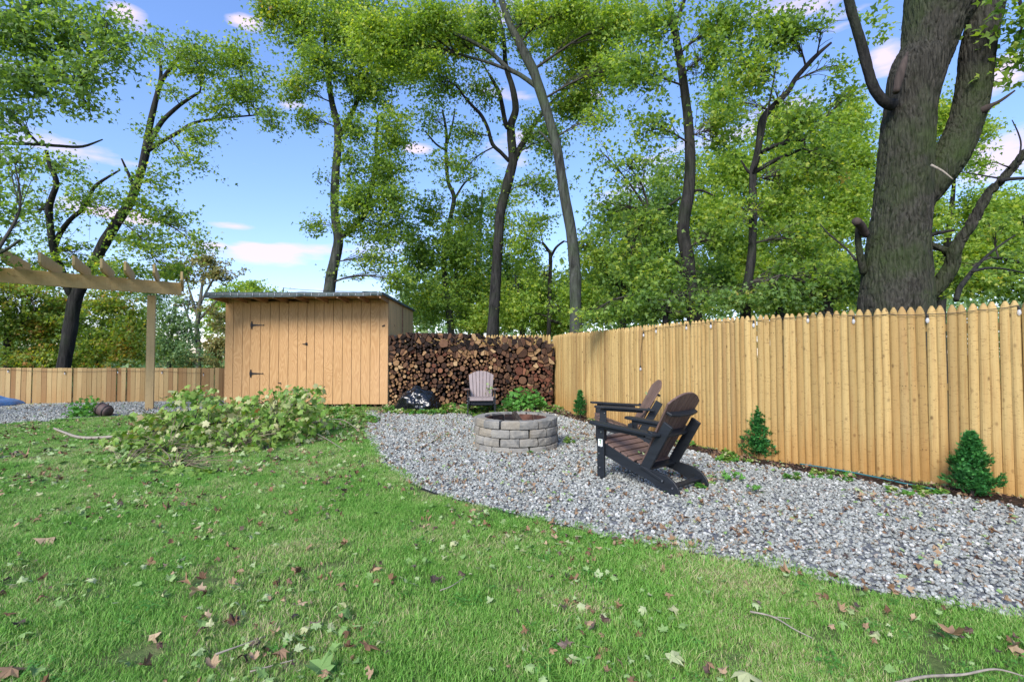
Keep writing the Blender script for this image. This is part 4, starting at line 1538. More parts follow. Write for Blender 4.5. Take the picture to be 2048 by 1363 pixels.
chA = chair('adirondack_chair', (1.37, 5.19, 0), R(40.0), 'nearest adirondack chair, seen from behind, with a white care label on its front leg', group='adirondack chairs round the fire pit', tagged=True)
chB = chair('adirondack_chair', (1.61, 7.17, 0), R(86), 'adirondack chair half hidden behind the nearest one, green leaf stuck on its back', group='adirondack chairs round the fire pit')
chC = chair('adirondack_chair', (P(962, 800, 10.6).x, 10.72, 0), R(184), 'faded brown adirondack chair facing out in front of the firewood stack', slat='plastic_mauve', armm='plastic_brown', group='adirondack chairs round the fire pit')


# ------------------------------------------------------------------ arborvitae, sapling, weeds
def arborvitae(loc, H, Rr, n, label):
    r = empty('arborvitae', loc, 0, label, 'shrub', 'young evergreens along the fence')
    MB().tube([(0, 0, -.02), (.01, 0, H * .5), (0, .01, H * .93)], [.016, .011, .003], 6).build('trunk', MAT['twig'], r)
    ns = int(n * 1.3) // 42
    ts = rng.uniform(0, 1, ns) ** .85
    az = rng.uniform(0, 2 * PI, ns)
    core = rng.random(ns) < .35
    pr_ = np.where(core, .6, 1.0) * Rr * np.clip(1.1 * (1 - ts) ** .8 * (1 - .4 * np.exp(-ts * 12)), .05, 1) * rng.uniform(.45, 1.25, ns)
    ln_ = rng.uniform(.06, .13, ns) * (1 - .35 * ts)
    tip = np.stack([np.cos(az) * .75, np.sin(az) * .75, rng.uniform(.35, 1.1, ns)], 1)
    tip /= np.linalg.norm(tip, axis=1, keepdims=True)
    start = np.stack([np.cos(az) * (pr_ - ln_ * .6), np.sin(az) * (pr_ - ln_ * .6), .03 + ts * H * .88], 1)
    ids = np.repeat(np.arange(ns), 42)
    q = rng.uniform(0, 1, len(ids))
    side = np.stack([-np.sin(az), np.cos(az), np.zeros(ns)], 1)[ids]
    lat = rng.normal(size=len(ids)) * .022 * (1.2 - q)
    C = start[ids] + tip[ids] * (q * ln_[ids])[:, None] + side * lat[:, None] + rng.normal(size=(len(ids), 3)) * .006
    T = tip[ids] + side * (np.sign(lat) * .6)[:, None] + rng.normal(size=(len(ids), 3)) * .2
    Nn = np.cross(side, tip[ids]) + rng.normal(size=(len(ids), 3)) * .45
    n = len(ids)
    FV = np.array([(-.06, 0, 0), (.06, 0, 0), (.34, .42, .03), (.12, .38, 0), (.24, .8, .02), (.05, .62, 0), (0, 1.1, 0), (-.05, .62, 0), (-.24, .8, -.02), (-.12, .38, 0), (-.34, .42, -.03)])
    FF = np.array([(0, 1, 3), (1, 2, 3), (0, 3, 9), (0, 9, 10), (9, 3, 5), (3, 4, 5), (9, 5, 7), (9, 7, 8), (7, 5, 6)])
    V, Fc = leaf_arrays(C, T, Nn, rng.uniform(.018, .042, n), FV, FF)
    link_mesh('foliage', np_mesh('foliage', V, Fc, MAT['scale_leaf']), r)
    return r


p = G(1161, 838); arborvitae((p.x, p.y + .05, 0), .58, .17, 3200, 'smallest evergreen shrub, at the fence just beyond the fire pit')
p = G(1521, 917); arborvitae((p.x, p.y, 0), .68, .23, 11500, 'middle-sized evergreen shrub against the fence beyond the near chairs')
p = G(1947, 994); arborvitae((p.x - .01, p.y, 0), .60, .21, 8600, 'broad evergreen shrub nearest the camera, with a tan leaf caught in it')

MAPLE3 = np.array([(x, y, -.10 * abs(x) ** 1.2 - .06 * y * y) for x, y in MAPLE])
# fan of the outline from the leaf's middle
MV = np.concatenate([MAPLE3, [(0, .30, .02)]])
MF = np.array([(i, (i + 1) % 18, 18) for i in range(18)])


def maple_variants(mats, curl, size=1.0, n=12):
    out = []
    for m_ in mats:
        for i in range(n):
            v = MV.copy()
            cx, cy = rnd(-curl, curl), rnd(-curl, curl)
            fold = rnd(-.2, .75) * curl
            ang_ = rnd(.35, 1.0)
            v[:, 0] += np.array([rnd(-.06, .06) for _ in v]); v[:, 1] += np.array([rnd(-.06, .06) for _ in v])
            if i % 3 == 2: v[:9, 0] *= ang_
            v[:, 2] += fold * np.abs(v[:, 0]) * .9
            v[:, 2] += cx * v[:, 0] ** 2 * 2.2 + cy * 1.3 * (v[:, 1] - .3) ** 2 * 1.4 + .10 * curl * np.array([noise.noise(Vector((a * 3 + i, b * 3, curl))) for a, b, c in v])
            v[:, 1] -= .3
            v *= size
            v[:, 0] *= rnd(.75, 1.05)
            mb = MB().add([tuple(q) for q in v], [tuple(f) for f in MF])
            # stalk
            mb.add([(-.012, -.30 * size, v[0][2]), (.012, -.30 * size, v[0][2]), (.02, -.75 * size, v[0][2] + .02), (.0, -.75 * size, v[0][2] + .02)], [(0, 1, 2, 3)])
            me = mb.mesh('leaf', m_)
            out.append(me)
    return out


# sapling growing by the woodpile
sp_ = G(1047, 822)
r = empty('maple_sapling', (sp_.x, sp_.y + .1, 0), 0, 'bright green leafy sapling between the far chair and the fence corner', 'plant')
n = 520
a = rng.uniform(0, 2 * PI, n); rr = .52 * np.sqrt(rng.uniform(0, 1, n))
hz = .08 + rng.uniform(.1, 1, n) * .50 * (1 - (rr / .60) ** 2)
C = np.stack([rr * np.cos(a), rr * np.sin(a) * .6, hz], 1)
T = np.stack([np.cos(a), np.sin(a), np.full(n, -.3)], 1); Nn = rng.normal(size=(n, 3)) * .4 + np.array([0, -.35, .9])
V, Fc = leaf_arrays(C, T, Nn, rng.uniform(.05, .10, n), MV, MF)
link_mesh('foliage', np_mesh('foliage', V, Fc, MAT['leaf_weed']), r)
for k in range(9):
    an = rnd(0, 2 * PI)
    MB().tube([(0, 0, 0), (.15 * math.cos(an), .1 * math.sin(an), .25), (.36 * math.cos(an), .22 * math.sin(an), .42)], [.006, .004, .002], 5).build('stem', MAT['twig'], r)

# ------------------------------------------------------------------ leaf litter
lv_g = maple_variants([MAT['litter_green']], .5)
lv_b = maple_variants([MAT['litter_brown']], 1.1)
lv_d = maple_variants([MAT['litter_dark']], .9)
LV = lv_g + lv_b + lv_d


def litter(name, n, region, size, wg, wb, wd, z0, lift, cullf=fr, dens=None, tilt=.35):
    X = rng.uniform(-14, 7, n * 14); Y = rng.uniform(1.0, 14, n * 14)
    k = region(X, Y) & cullf(X, Y)
    if dens is not None: k &= rng.random(len(X)) < dens(X, Y)
    X, Y = X[k][:n], Y[k][:n]
    N_ = len(X)
    kind = rng.choice(3, N_, p=[wg, wb, wd])
    kid = kind * 12 + rng.integers(0, 12, N_)
    s = rng.uniform(size[0], size[1], N_)
    scatter(name, np.stack([X, Y, z0 + rng.uniform(0, lift, N_)], 1), np.stack([rng.normal(size=N_) * tilt, rng.normal(size=N_) * tilt, rng.uniform(0, 2 * PI, N_)], 1), s, kid, LV)


in_lawn = lambda X, Y: inpoly(X, Y, lawn_poly) & ~inpoly(X, Y, grav_r) & ~inpoly(X, Y, grav_l)
clump = lambda X, Y: np.array([.35 + .9 * noise.noise(Vector((x * 1.3, y * 1.3, 9.0))) for x, y in zip(X, Y)])
litter('leaf_litter', 8000, in_lawn, (.016, .056), .60, .30, .10, .022, .026, dens=lambda X, Y: np.clip(clump(X, Y), .06, 1), tilt=.5)
litter('leaf_litter.001', 4200, lambda X, Y: inpoly(X, Y, grav_r), (.014, .048), .24, .60, .16, .02, .014, dens=lambda X, Y: np.clip(clump(X, Y) + .1, .1, 1))
litter('leaf_litter.002', 700, lambda X, Y: inpoly(X, Y, mulch_poly), (.03, .07), .42, .4, .18, .014, .02)
litter('leaf_litter.003', 900, lambda X, Y: (Y > 10.7) & (Y < 12.4) & (X > -3.4) & (X < 1.2), (.04, .09), .5, .35, .15, .02, .06, tilt=.5)
litter('leaf_litter.004', 260, lambda X, Y: inpoly(X, Y, grav_l), (.04, .08), .4, .4, .2, .018, .015)
litter('leaf_litter.005', 500, lambda X, Y: (Y > 5.6) & (Y < 10.5) & (X > -6.6) & (X < -2.6) & in_lawn(X, Y), (.05, .10), .75, .15, .1, .02, .05, tilt=.5)

litter('leaf_litter.006', 220, lambda X, Y: np.hypot((X - 1.85) / 1.3, Y - 4.75) < .42, (.02, .05), .3, .6, .1, .022, .02)

# mulch chips
chips = []
for i in range(5):
    mb = MB().box((0, 0, 0), (1, rnd(.2, .4), rnd(.1, .2)), ch=.05)
    chips.append(mb.mesh('chip', M_simple('chip%d' % i, random.choice([(0.05, .03, .02), (.10, .055, .04), (.02, .015, .012)]), .9, .3, 3)))
X = rng.uniform(0, 8.5, 30000); Y = rng.uniform(.6, 12.3, 30000)
k = inpoly(X, Y, mulch_poly) & fr(X, Y); X, Y = X[k], Y[k]; N_ = len(X)
scatter('bark_mulch', np.stack([X, Y, rng.uniform(.006, .03, N_)], 1), rng.uniform(-.5, .5, (N_, 3)) * np.array([1, 1, 12]), rng.uniform(.015, .05, N_), rng.integers(0, 5, N_), chips)
for o in bpy.data.objects:
    pass

# clover and broad-leaved weeds in the turf
cl_k = []
for i in range(3):
    n = 30
    a = rng.uniform(0, 2 * PI, n); rr = rng.uniform(0, 1, n)
    C = np.stack([rr * np.cos(a), rr * np.sin(a), .35 + .5 * rng.uniform(0, 1, n)], 1)
    T = np.stack([np.cos(a), np.sin(a), rng.uniform(-.2, .3, n)], 1)
    V, Fc = leaf_arrays(C, T, rng.normal(size=(n, 3)) * .3 + np.array([0, 0, 1]), rng.uniform(.2, .42, n), T_V, T_F)
    cl_k.append(np_mesh('clover%d' % i, V, Fc, MAT['leaf_weed']))
X = rng.uniform(-8, 5, 5200); Y = rng.uniform(1.2, 10, 5200)
k = in_lawn(X, Y) & fr(X, Y) & (rng.random(5200) < np.clip(clump(X + 31, Y) * .55, 0, 1)); X, Y = X[k], Y[k]; N_ = len(X)
scatter('clover', np.stack([X, Y, np.zeros(N_)], 1), np.stack([rng.normal(size=N_) * .1, rng.normal(size=N_) * .1, rng.uniform(0, 6.28, N_)], 1), rng.uniform(.03, .065, N_), rng.integers(0, 3, N_), cl_k)

# small weeds in the litter band and at the foot of the pit
tuft_leaves = []
for i in range(4):
    n = 26
    a = rng.uniform(0, 2 * PI, n); rr = rng.uniform(.1, 1, n)
    C = np.stack([rr * np.cos(a) * .6, rr * np.sin(a) * .6, .25 + .6 * rng.uniform(0, 1, n)], 1)
    T = np.stack([np.cos(a), np.sin(a), rng.uniform(-.2, .5, n)], 1)
    V, Fc = leaf_arrays(C, T, rng.normal(size=(n, 3)) * .4 + np.array([0, 0, 1]), rng.uniform(.35, .7, n), MV, MF)
    tuft_leaves.append(np_mesh('weed%d' % i, V, Fc, MAT['leaf_weed'] if i % 2 else MAT['leaf_fallen']))
wp = []
for (u, v, ru, rv, n, s) in ((900, 822, 130, 8, 90, .10), (700, 835, 60, 25, 45, .09), (980, 826, 60, 8, 40, .10), (1010, 836, 25, 4, 8, .07), (1140, 885, 12, 6, 6, .07), (1060, 905, 8, 3, 3, .07), (1350, 890, 40, 10, 12, .06), (1480, 915, 50, 14, 30, .065), (1640, 955, 90, 10, 22, .05), (1840, 985, 70, 8, 18, .05), (820, 822, 60, 8, 40, .09), (1080, 822, 50, 8, 18, .08), (1420, 975, 30, 8, 3, .05)):
    for _ in range(n):
        a = rnd(0, 2 * PI); q = math.sqrt(rnd(0, 1))
        p = G(u + ru * q * math.cos(a), v + rv * q * math.sin(a))
        if p.x < fence_x(p.y) - .05: wp.append((p.x, p.y, .0, s * rnd(.6, 1.3)))
wp = np.array(wp); N_ = len(wp)
scatter('weeds', wp[:, :3], np.stack([rng.normal(size=N_) * .2, rng.normal(size=N_) * .2, rng.uniform(0, 6.28, N_)], 1), wp[:, 3], rng.integers(0, 4, N_), tuft_leaves)


# single leaves large enough to point at
def one_leaf(u, v, size, kind, label, rot=None, z=.045, cat='leaf'):
    p = G(u, v, z)
    me = random.choice({'g': lv_g, 'b': lv_b, 'd': lv_d}[kind])
    o = link_mesh('fallen_leaf', me, None, p, rot or (rnd(-.3, .3), rnd(-.3, .3), rnd(0, 6.28)))
    o.scale = (size * .78,) * 3
    tag(o, label, cat, 'single leaves fallen on the lawn and gravel')


one_leaf(640, 1335, .13, 'g', 'largest green leaf lying at the bottom edge of the lawn', (.2, 0, 1.0), .05)
one_leaf(95, 1075, .15, 'b', 'largest curled tan leaf on the lawn at the left', (.12, -.1, 2.2), .045)
one_leaf(690, 1225, .10, 'g', 'pale green leaf amid the lawn, on the end of a small twig', None)
one_leaf(735, 1290, .12, 'b', 'crumpled brown and tan leaf in the grass below the middle of the lawn', None)
one_leaf(1345, 1215, .10, 'g', 'pale green leaf on the lawn near the gravel edge', None)
one_leaf(1805, 1148, .085, 'g', 'green leaf lying flat on the gravel close to the lawn edge', (0, 0, 1), .03)
one_leaf(1665, 1145, .09, 'b', 'light brown leaf on the gravel right at the lawn edge', None, .03)
one_leaf(1790, 940, .07, 'b', 'rust brown curled leaf on the gravel near the fence mulch', None, .03)
one_leaf(395, 1180, .10, 'b', 'reddish brown leaf on the left part of the lawn', None)
one_leaf(1495, 1345, .15, 'g', 'broad blue-green leaf at the bottom edge under the small pale twig', None, .05)
one_leaf(1905, 1270, .13, 'b', 'large tan leaf on the lawn beside the pale stick', None, .05)
one_leaf(1480, 1065, .075, 'b', 'brown leaf on the gravel between near chair and lawn', None, .03)
one_leaf(22, 1335, .14, 'b', 'rusty leaf at the bottom left corner of the lawn', (.3, .1, 2), .05)
one_leaf(1350, 1313, .11, 'g', 'yellowish green leaf in the cluster at the bottom right of the lawn', None, .05)
# leaves caught on furniture and shrub
o = link_mesh('caught_leaf', lv_b[1], None, G(1918, 972) + Vector((.02, -.24, .215)), (1.2, .2, .3)); o.scale = (.06,) * 3
tag(o, 'tan leaf caught in the broad evergreen nearest the camera', 'leaf')
o = link_mesh('caught_leaf', lv_g[1], None, P(1294, 786, 7.1), (1.2, .1, .9)); o.scale = (.06,) * 3
tag(o, 'pale green leaf stuck to the back of the half-hidden chair', 'leaf')
for (u, v, y, s) in ((1279, 903, 5.02, .035), (1288, 906, 4.98, .04)):
    o = link_mesh('caught_leaf', lv_g[2], None, P(u, v, y), (.4, .1, .9)); o.scale = (s,) * 3
    tag(o, 'small green leaf lying on the seat of the nearest chair' if v < 905 else 'slightly larger green leaf lying low on the seat of the nearest chair', 'leaf')
r = empty('leafy_sprig', P(975, 778, 10.86), 0, 'small leafy sprig hanging on the back of the far chair', 'sprig')
for k in range(9):
    o = link_mesh('leaf', lv_g[k % 6], r, Vector((rnd(-.12, .12), rnd(-.03, .02), rnd(-.10, .12))), (rnd(.8, 1.6), rnd(-.4, .4), rnd(0, 6.28))); o.scale = (rnd(.04, .07),) * 3
MB().tube([(-.02, 0, -.14), (0, .01, 0), (.08, 0, .12)], [.003, .003, .002], 5).build('stem', MAT['twig'], r)


def sprig(u, v, n, s, label, spread=.16):
    base = G(u, v)
    r = empty('leafy_twig', base, 0, label, 'twig')
    MB().tube([(-spread, -.03, .02), (0, 0, .04), (spread, .04, .03)], [.004, .003, .002], 5).build('stem', MAT['twig'], r)
    for k in range(n):
        o = link_mesh('leaf', green_fresh[k % 6], r, Vector((rnd(-spread, spread), rnd(-spread, spread) * .7, rnd(.02, .09))), (rnd(-.5, .7), rnd(-.5, .5), rnd(0, 6.28))); o.scale = (s * rnd(.7, 1.2),) * 3


green_fresh = maple_variants([MAT['leaf_weed']], .4)
sprig(1450, 963, 12, .085, 'bright green leafy twig lying on gravel just behind the nearest chair')
sprig(1518, 990, 8, .06, 'small dark green leafy twig alone on the open gravel', .10)


def stick(name, pts, r0, label, mat='dead_twig', branches=(), cat='stick'):
    P0 = G(*pts[0][:2])
    root = empty(name, P0, 0, label, cat)
    w = [G(u, v, z) - P0 for (u, v, z) in pts]
    sp = [Vector(q) for q in spline([tuple(a) for a in w], 5)]
    MB().tube(sp, [r0 * (1 - .6 * i / len(sp)) * rnd(.9, 1.1) for i in range(len(sp))], 7).build('stem', MAT[mat], root, True)
    for b in branches:
        ww = [G(u, v, z) - P0 for (u, v, z) in b]
        MB().tube([Vector(q) for q in spline([tuple(a) for a in ww], 4)], r0 * .45, 5).build('side_twig', MAT[mat], root, True)


stick('stick', [(1790, 1366, .03), (1850, 1352, .035), (1925, 1348, .04), (1990, 1337, .05), (2050, 1352, .04)], .007, 'pale bent stick lying at the bottom right corner of the lawn')
stick('stick', [(1500, 1222, .03), (1545, 1232, .035), (1590, 1258, .03), (1625, 1275, .02)], .005, 'thin grey twig in the grass below the gravel edge', branches=[[(1545, 1232, .035), (1580, 1236, .04)]])
stick('stick', [(430, 1308, .03), (480, 1290, .035), (540, 1268, .03)], .005, 'thin grey twig on the lower left lawn beside a pale leaf')
stick('stick', [(880, 1180, .03), (905, 1170, .035), (930, 1152, .03)], .004, 'short twig in the middle of the lawn')
stick('stick', [(1160, 882, .02), (1190, 876, .03), (1225, 870, .02)], .006, 'dark twig on gravel beside the fire pit', 'twig')
stick('stick', [(430, 1310, .03), (500, 1342, .03), (545, 1330, .03)][1:] + [(590, 1318, .03)], .004, 'yellowish twig beside the largest green leaf', 'dead_twig')
stick('bark_strip', [(-30, 920, .02), (0, 915, .03), (45, 908, .02)], .022, 'pale strip of split bark at the left edge of the lawn', 'dead_twig')
litter_tw = []

# ------------------------------------------------------------------ the big fallen branch
fb0 = G(300, 866)
fb = empty('fallen_branch', fb0, 0, 'large fallen maple branch with wilting leaves heaped on the lawn before the shed', 'branch')
main = [(108, 856, .07), (128, 864, .05), (160, 874, .05), (210, 874, .06), (262, 868, .10)]
w = [G(u, v, z) - fb0 for (u, v, z) in main]
sp = [Vector(q) for q in spline([tuple(a) for a in w], 6)]
MB().tube(sp, [.016 + .012 * i / len(sp) * rnd(.85, 1.1) for i in range(len(sp))], 9, jit=.06).build('broken_stem', MAT['dead_twig'], fb, True)
fclumps = [(380, 822, 52, 40, 7.9, 150), (340, 862, 70, 30, 7.4, 170), (300, 885, 60, 26, 7.0, 130), (470, 835, 60, 34, 7.8, 180), (545, 820, 62, 36, 7.9, 190), (600, 812, 45, 30, 8.1, 130), (560, 855, 75, 28, 7.6, 190), (450, 875, 85, 26, 7.2, 200), (620, 845, 45, 26, 8.0, 90),
           (335, 905, 80, 14, 6.5, 90), (245, 885, 38, 24, 6.9, 60), (480, 890, 60, 16, 6.9, 80), (410, 800, 30, 22, 8.0, 60), (375, 790, 30, 13, 7.9, 45), (590, 785, 30, 12, 8.1, 50), (250, 925, 60, 10, 5.9, 28), (640, 783, 14, 18, 8.4, 26), (300, 840, 40, 16, 7.6, 50), (350, 938, 90, 8, 5.9, 30)]
LC, LT_, LN, LS = [], [], [], []
hubs = []
for (u, v, ru, rv, y, n) in fclumps:
    n = int(n * 1.25)
    for _ in range(n):
        a = rnd(0, 2 * PI); q = math.sqrt(rnd(0, 1))
        yy = y + rnd(-.7, .6) * min(1.0, rv / 25)
        q *= rnd(.7, 1.4)
        p = P(u + ru * q * math.cos(a), v + rv * q * math.sin(a) * 1.1, yy)
        if p.z < .03: p = G(u + ru * q * math.cos(a), v + rv * q * math.sin(a), .04)
        if p.z < .02: p.z = .03
        LC.append(p - fb0)
        LT_.append((rnd(-1, 1), rnd(-1, 1), -.75)); LN.append((rnd(-.9, .9), rnd(-1.2, .5), rnd(.1, 1)))
        LS.append(rnd(.045, .115))
    hubs.append(P(u, v, y))
order = sorted(range(len(LC)), key=lambda i: -LS[i] / (LC[i].y + fb0.y))
big, rest = order[:290], order[290:]
fl_var = []
for i in range(8):
    v = MV.copy()
    cu = rnd(.2, 1.0)
    v[:, 2] -= cu * v[:, 0] ** 2 * 1.2 + rnd(-.4, .8) * (v[:, 1] - .2) ** 2
    fl_var.append(MB().add([tuple(q) for q in v], [tuple(f) for f in MF]).mesh('leaf', MAT['leaf_fallen']))
for i in big:
    t, n_ = Vector(LT_[i]), Vector(LN[i]).normalized()
    t = (t - n_ * t.dot(n_)).normalized()
    M = Matrix((t.cross(n_), t, n_)).transposed()
    o = link_mesh('leaf', random.choice(fl_var), fb, LC[i], M.to_euler()); o.scale = (LS[i],) * 3
V, Fc = leaf_arrays(np.array([tuple(LC[i]) for i in rest]), np.array([LT_[i] for i in rest], float), np.array([LN[i] for i in rest], float), np.array([LS[i] for i in rest]), MV, MF)
o = link_mesh('foliage', np_mesh('foliage', V, Fc, MAT['leaf_fallen']), fb); o['kind'] = 'stuff'
stem_end = fb0 + sp[-1]
mb_paths = [[stem_end, P(380, 850, 7.6), P(470, 842, 7.8), P(560, 835, 7.9), P(620, 800, 8.2), P(650, 772, 8.4)],
            [P(380, 850, 7.6), P(395, 820, 7.9), P(375, 785, 8.0)], [P(470, 842, 7.8), P(540, 865, 7.4), P(600, 862, 7.6)],
            [stem_end, P(330, 890, 7.0), P(420, 895, 6.9), P(500, 900, 6.8)], [P(400, 800, 7.9), P(418, 832, 7.3), P(400, 866, 7.1)], [stem_end, P(260, 900, 6.6), P(210, 925, 6.0)],
            [P(620, 845, 8.0), P(680, 838, 8.3), P(720, 862, 7.6)], [P(560, 835, 7.9), P(640, 870, 7.5), P(690, 905, 6.6)]]
for i, pth in enumerate(mb_paths):
    pts = [Vector((p.x, p.y, max(.03, p.z))) - fb0 for p in pth]
    s = [Vector(q) for q in spline([tuple(q) for q in pts], 5)]
    r0 = .022 if i == 0 else .010
    MB().tube(s, [r0 * (1 - .7 * k / len(s)) for k in range(len(s))], 7).build('limb', MAT['twig'] if i < 6 else MAT['dead_twig'], fb, True)
tw = MB()
for i in range(260):
    c = LC[random.choice(big)] + Vector((rnd(-.1, .1), rnd(-.1, .1), rnd(-.02, .14)))
    h = min(hubs, key=lambda q: (q - fb0 - c).length) - fb0
    tw.tube([h + (c - h) * .2, (h + c) / 2 + Vector((0, 0, .05)), c], [.007, .005, .003], 4, cap=False)
o = tw.build('twig', M_simple('green_brown_twig', (.16, .13, .08), .85, .4, 20), fb); o['kind'] = 'stuff'

# ------------------------------------------------------------------ bin bag, tarp, fallen pot, hose, edging
bp = G(836, 824)
bm = bmesh.new()
bmesh.ops.create_icosphere(bm, subdivisions=5, radius=1)
for v in bm.verts:
    c = v.co.copy()
    x = c.x * .47; y = c.y * .34; zz = c.z
    h = .50 * (1 - .28 * (c.x * .9) ** 2) * (1.05 - .28 * c.x)
    z = (zz * .5 + .5)
    z = max(0, (zz + .55) / 1.55) * h
    q = Vector((c.x * 2.2, c.y * 2.2, c.z * 2.2))
    f = 1 + .20 * noise.noise(q * .8) + .06 * (1 - abs(noise.noise(q * 1.6))) ** 3 + .055 * (1 - 2 * abs(noise.noise(q * 3.1 + Vector((3, 1, 0)))))
    # tied neck, dragged out to the left front
    if c.x < -.6: z *= .45 + .55 * (1 + c.x) / .4; x -= .10 * (-c.x - .6) / .4
    v.co = Vector((x * f, y * f, max(.004, z * f)))
me = bpy.data.meshes.new('rubbish_bag'); bm.to_mesh(me); bm.free()
nm_ = NT('black_polythene')
cr1 = nm_.noise(nm_.coords((1.0, 1, .55)), 4.5, 2, .4, 1.2)
cr2 = nm_.n('TexVoronoi', {'Vector': nm_.coords((1.6, 1, 1)), 'Scale': 9.0}, feature='DISTANCE_TO_EDGE').outputs[0]
nm_.bsdf((.006, .007, .009), .24, nm_.bump(nm_.math('ABSOLUTE', nm_.math('SUBTRACT', cr1, .5)), .7, .10), spec=.7)
me.materials.append(nm_.done())
me.polygons.foreach_set('use_smooth', [True] * len(me.polygons))
o = link_mesh('rubbish_bag', me, None, (bp.x + .02, bp.y + .2, 0), (0, 0, R(-6)))
tag(o, 'shiny black plastic rubbish bag slumped before the firewood stack', 'bin bag')

# blue tarp
tp_ = G(0, 818)
nx_, ny_ = 60, 34
vs = []
for j in range(ny_ + 1):
    for i in range(nx_ + 1):
        a, b = i / nx_, j / ny_
        x = -2.6 + 3.3 * a; y = -.35 + 1.5 * b
        ed = min(1, min(1 - a, b, 1 - b) * 5)
        z = .03 + .36 * ed ** .6 * (.7 + .5 * noise.noise(Vector((x * .9, y, 2)))) + .05 * (1 - abs(noise.noise(Vector((x * 2.4 + y, y * 2.6, 5)))) * 2) * ed
        x += .15 * noise.noise(Vector((y * 2, 3, 1))); y += .12 * noise.noise(Vector((x * 2, 9, 1)))
        vs.append((x, y, max(.02, z)))
fs = [(j * (nx_ + 1) + i, j * (nx_ + 1) + i + 1, (j + 1) * (nx_ + 1) + i + 1, (j + 1) * (nx_ + 1) + i) for j in range(ny_) for i in range(nx_)]
mb = MB().add(vs, fs)
o = mb.build('tarpaulin', M_simple('blue_tarp', (.03, .14, .36), .45, .25, 8, bump=.7, bd=.03, spec=.45), None, True, loc=(tp_.x - 1.15, tp_.y + .35, 0), rot=(0, 0, R(8)))
tag(o, 'crumpled blue tarpaulin on the gravel strip at the left edge', 'tarp')

# knocked-over planter with its plant
pp = G(207, 834)
pot = empty('tipped_planter', (pp.x, pp.y, 0), 0, 'small brown barrel planter lying on its side with its plant spilling out', 'planter')
ax = Vector((-.95, .1, .32)).normalized()
mb = MB(); c0 = Vector((.12, 0, .11))
mb.tube([c0, c0 + ax * .03, c0 + ax * .24, c0 + ax * .25], [.105, .12, .135, .125], 18)
mb.build('barrel', M_simple('planter_brown', (.085, .055, .05), .7, .2, 14), pot, True)
mb = MB()
for q in (.05, .19): mb.tube([c0 + ax * q, c0 + ax * (q + .022)], [.129 + .03 * q, .131 + .03 * q], 18)
mb.build('hoop', MAT['black_metal'], pot, True)
n = 420
t = rng.uniform(0, 1, n)
C = np.stack([-.10 - t * .55, rng.normal(size=n) * .12, np.abs(.22 - .16 * t + rng.normal(size=n) * .10) + .02], 1)
V, Fc = leaf_arrays(C, rng.normal(size=(n, 3)) + np.array([-.6, 0, -.2]), rng.normal(size=(n, 3)) * .6 + np.array([0, -.3, .8]), rng.uniform(.05, .10, n), T_V, T_F)
link_mesh('foliage', np_mesh('foliage', V, Fc, MAT['leaf_weed']), pot)

# drip hose along the fence
hp = [(1600, 927, .05), (1640, 933, .055), (1700, 943, .05), (1735, 950, .045), (1765, 956, .04), (1800, 964, .03), (1870, 978, .03)]
P0 = G(1600, 927)
s = [Vector(q) for q in spline([tuple(G(u, v, z) - P0) for u, v, z in hp], 6)]
hs_ = empty('garden_hose', P0, 0, 'thin teal garden hose half buried in the mulch at the fence foot', 'hose')
MB().tube(s, .008, 8).build('tube', MAT['hose'], hs_, True)
# lawn edging
pts = [(x, y) for x, y in edge_r]
s = spline(pts, 4)
vs, fs = [], []
for i, (x, y) in enumerate(s):
    h = .010 + .014 * noise.noise(Vector((x * 2, y * 2, 0)))
    vs += [(x, y, -.02), (x, y, h), (x + .006, y + .006, h), (x + .006, y + .006, -.02)]
for i in range(len(s) - 1):
    for k in range(3): fs.append((i * 4 + k, i * 4 + k + 1, i * 4 + k + 5, i * 4 + k + 4))
o = MB().add(vs, fs).build('lawn_edging', MAT['edging']); tag(o, 'dark edging strip between the lawn and the gravel bed', 'edging')


# ------------------------------------------------------------------ string lights
def string_lights(name, label, pts, bulbs, droop=.05):
    P0 = Vector(pts[0])
    r = empty(name, P0, 0, label, 'string lights')
    path = []
    for a, b in zip(pts, pts[1:]):
        a, b = Vector(a), Vector(b)
        for k in range(8):
            t = k / 8
            p = a.lerp(b, t); p.z -= droop * 4 * t * (1 - t)
            path.append(p - P0)
    path.append(Vector(pts[-1]) - P0)
    MB().tube(path, .0035, 5).build('wire', MAT['wire'], r)
    for b in bulbs:
        b = Vector(b) - P0
        MB().tube([b + Vector((0, 0, -.002)), b + Vector((0, 0, -.03)), b + Vector((0, 0, -.034))], [.010, .012, .010], 10).build('socket', MAT['wire'], r, True)
        q = b + Vector((0, 0, -.034))
        MB().tube([q, q - Vector((0, 0, .012)), q - Vector((0, 0, .030)), q - Vector((0, 0, .048)), q - Vector((0, 0, .056))], [.007, .013, .017, .012, .004], 12).build('bulb', MAT['glass'], r, True)


def on_fence(u, v, off=.05):
    a, b, c = ray(u, v)
    for (p, q) in zip(fp[:-1], fp[1:]):
        dx, dy = q[0] - p[0], q[1] - p[1]
        # a*k = p.x + dx*t ; b*k = p.y + dy*t
        det = a * -dy + dx * b
        k = (p[0] * -dy + dx * p[1]) / det
        t = (b * p[0] - a * p[1]) / -det if True else 0
        t = (a * k - p[0]) / dx if abs(dx) > 1e-6 else (b * k - p[1]) / dy
        if -.001 <= t <= 1.001 and k > 0:
            w = Vector((a * k, b * k, EYE + c * k)); L = math.hypot(dx, dy)
            n = Vector((dy / L, -dx / L, 0))
            if n.dot(TO_YARD) < 0: n = -n
            return w + n * off
    return Vector((a, b, c)) * 5


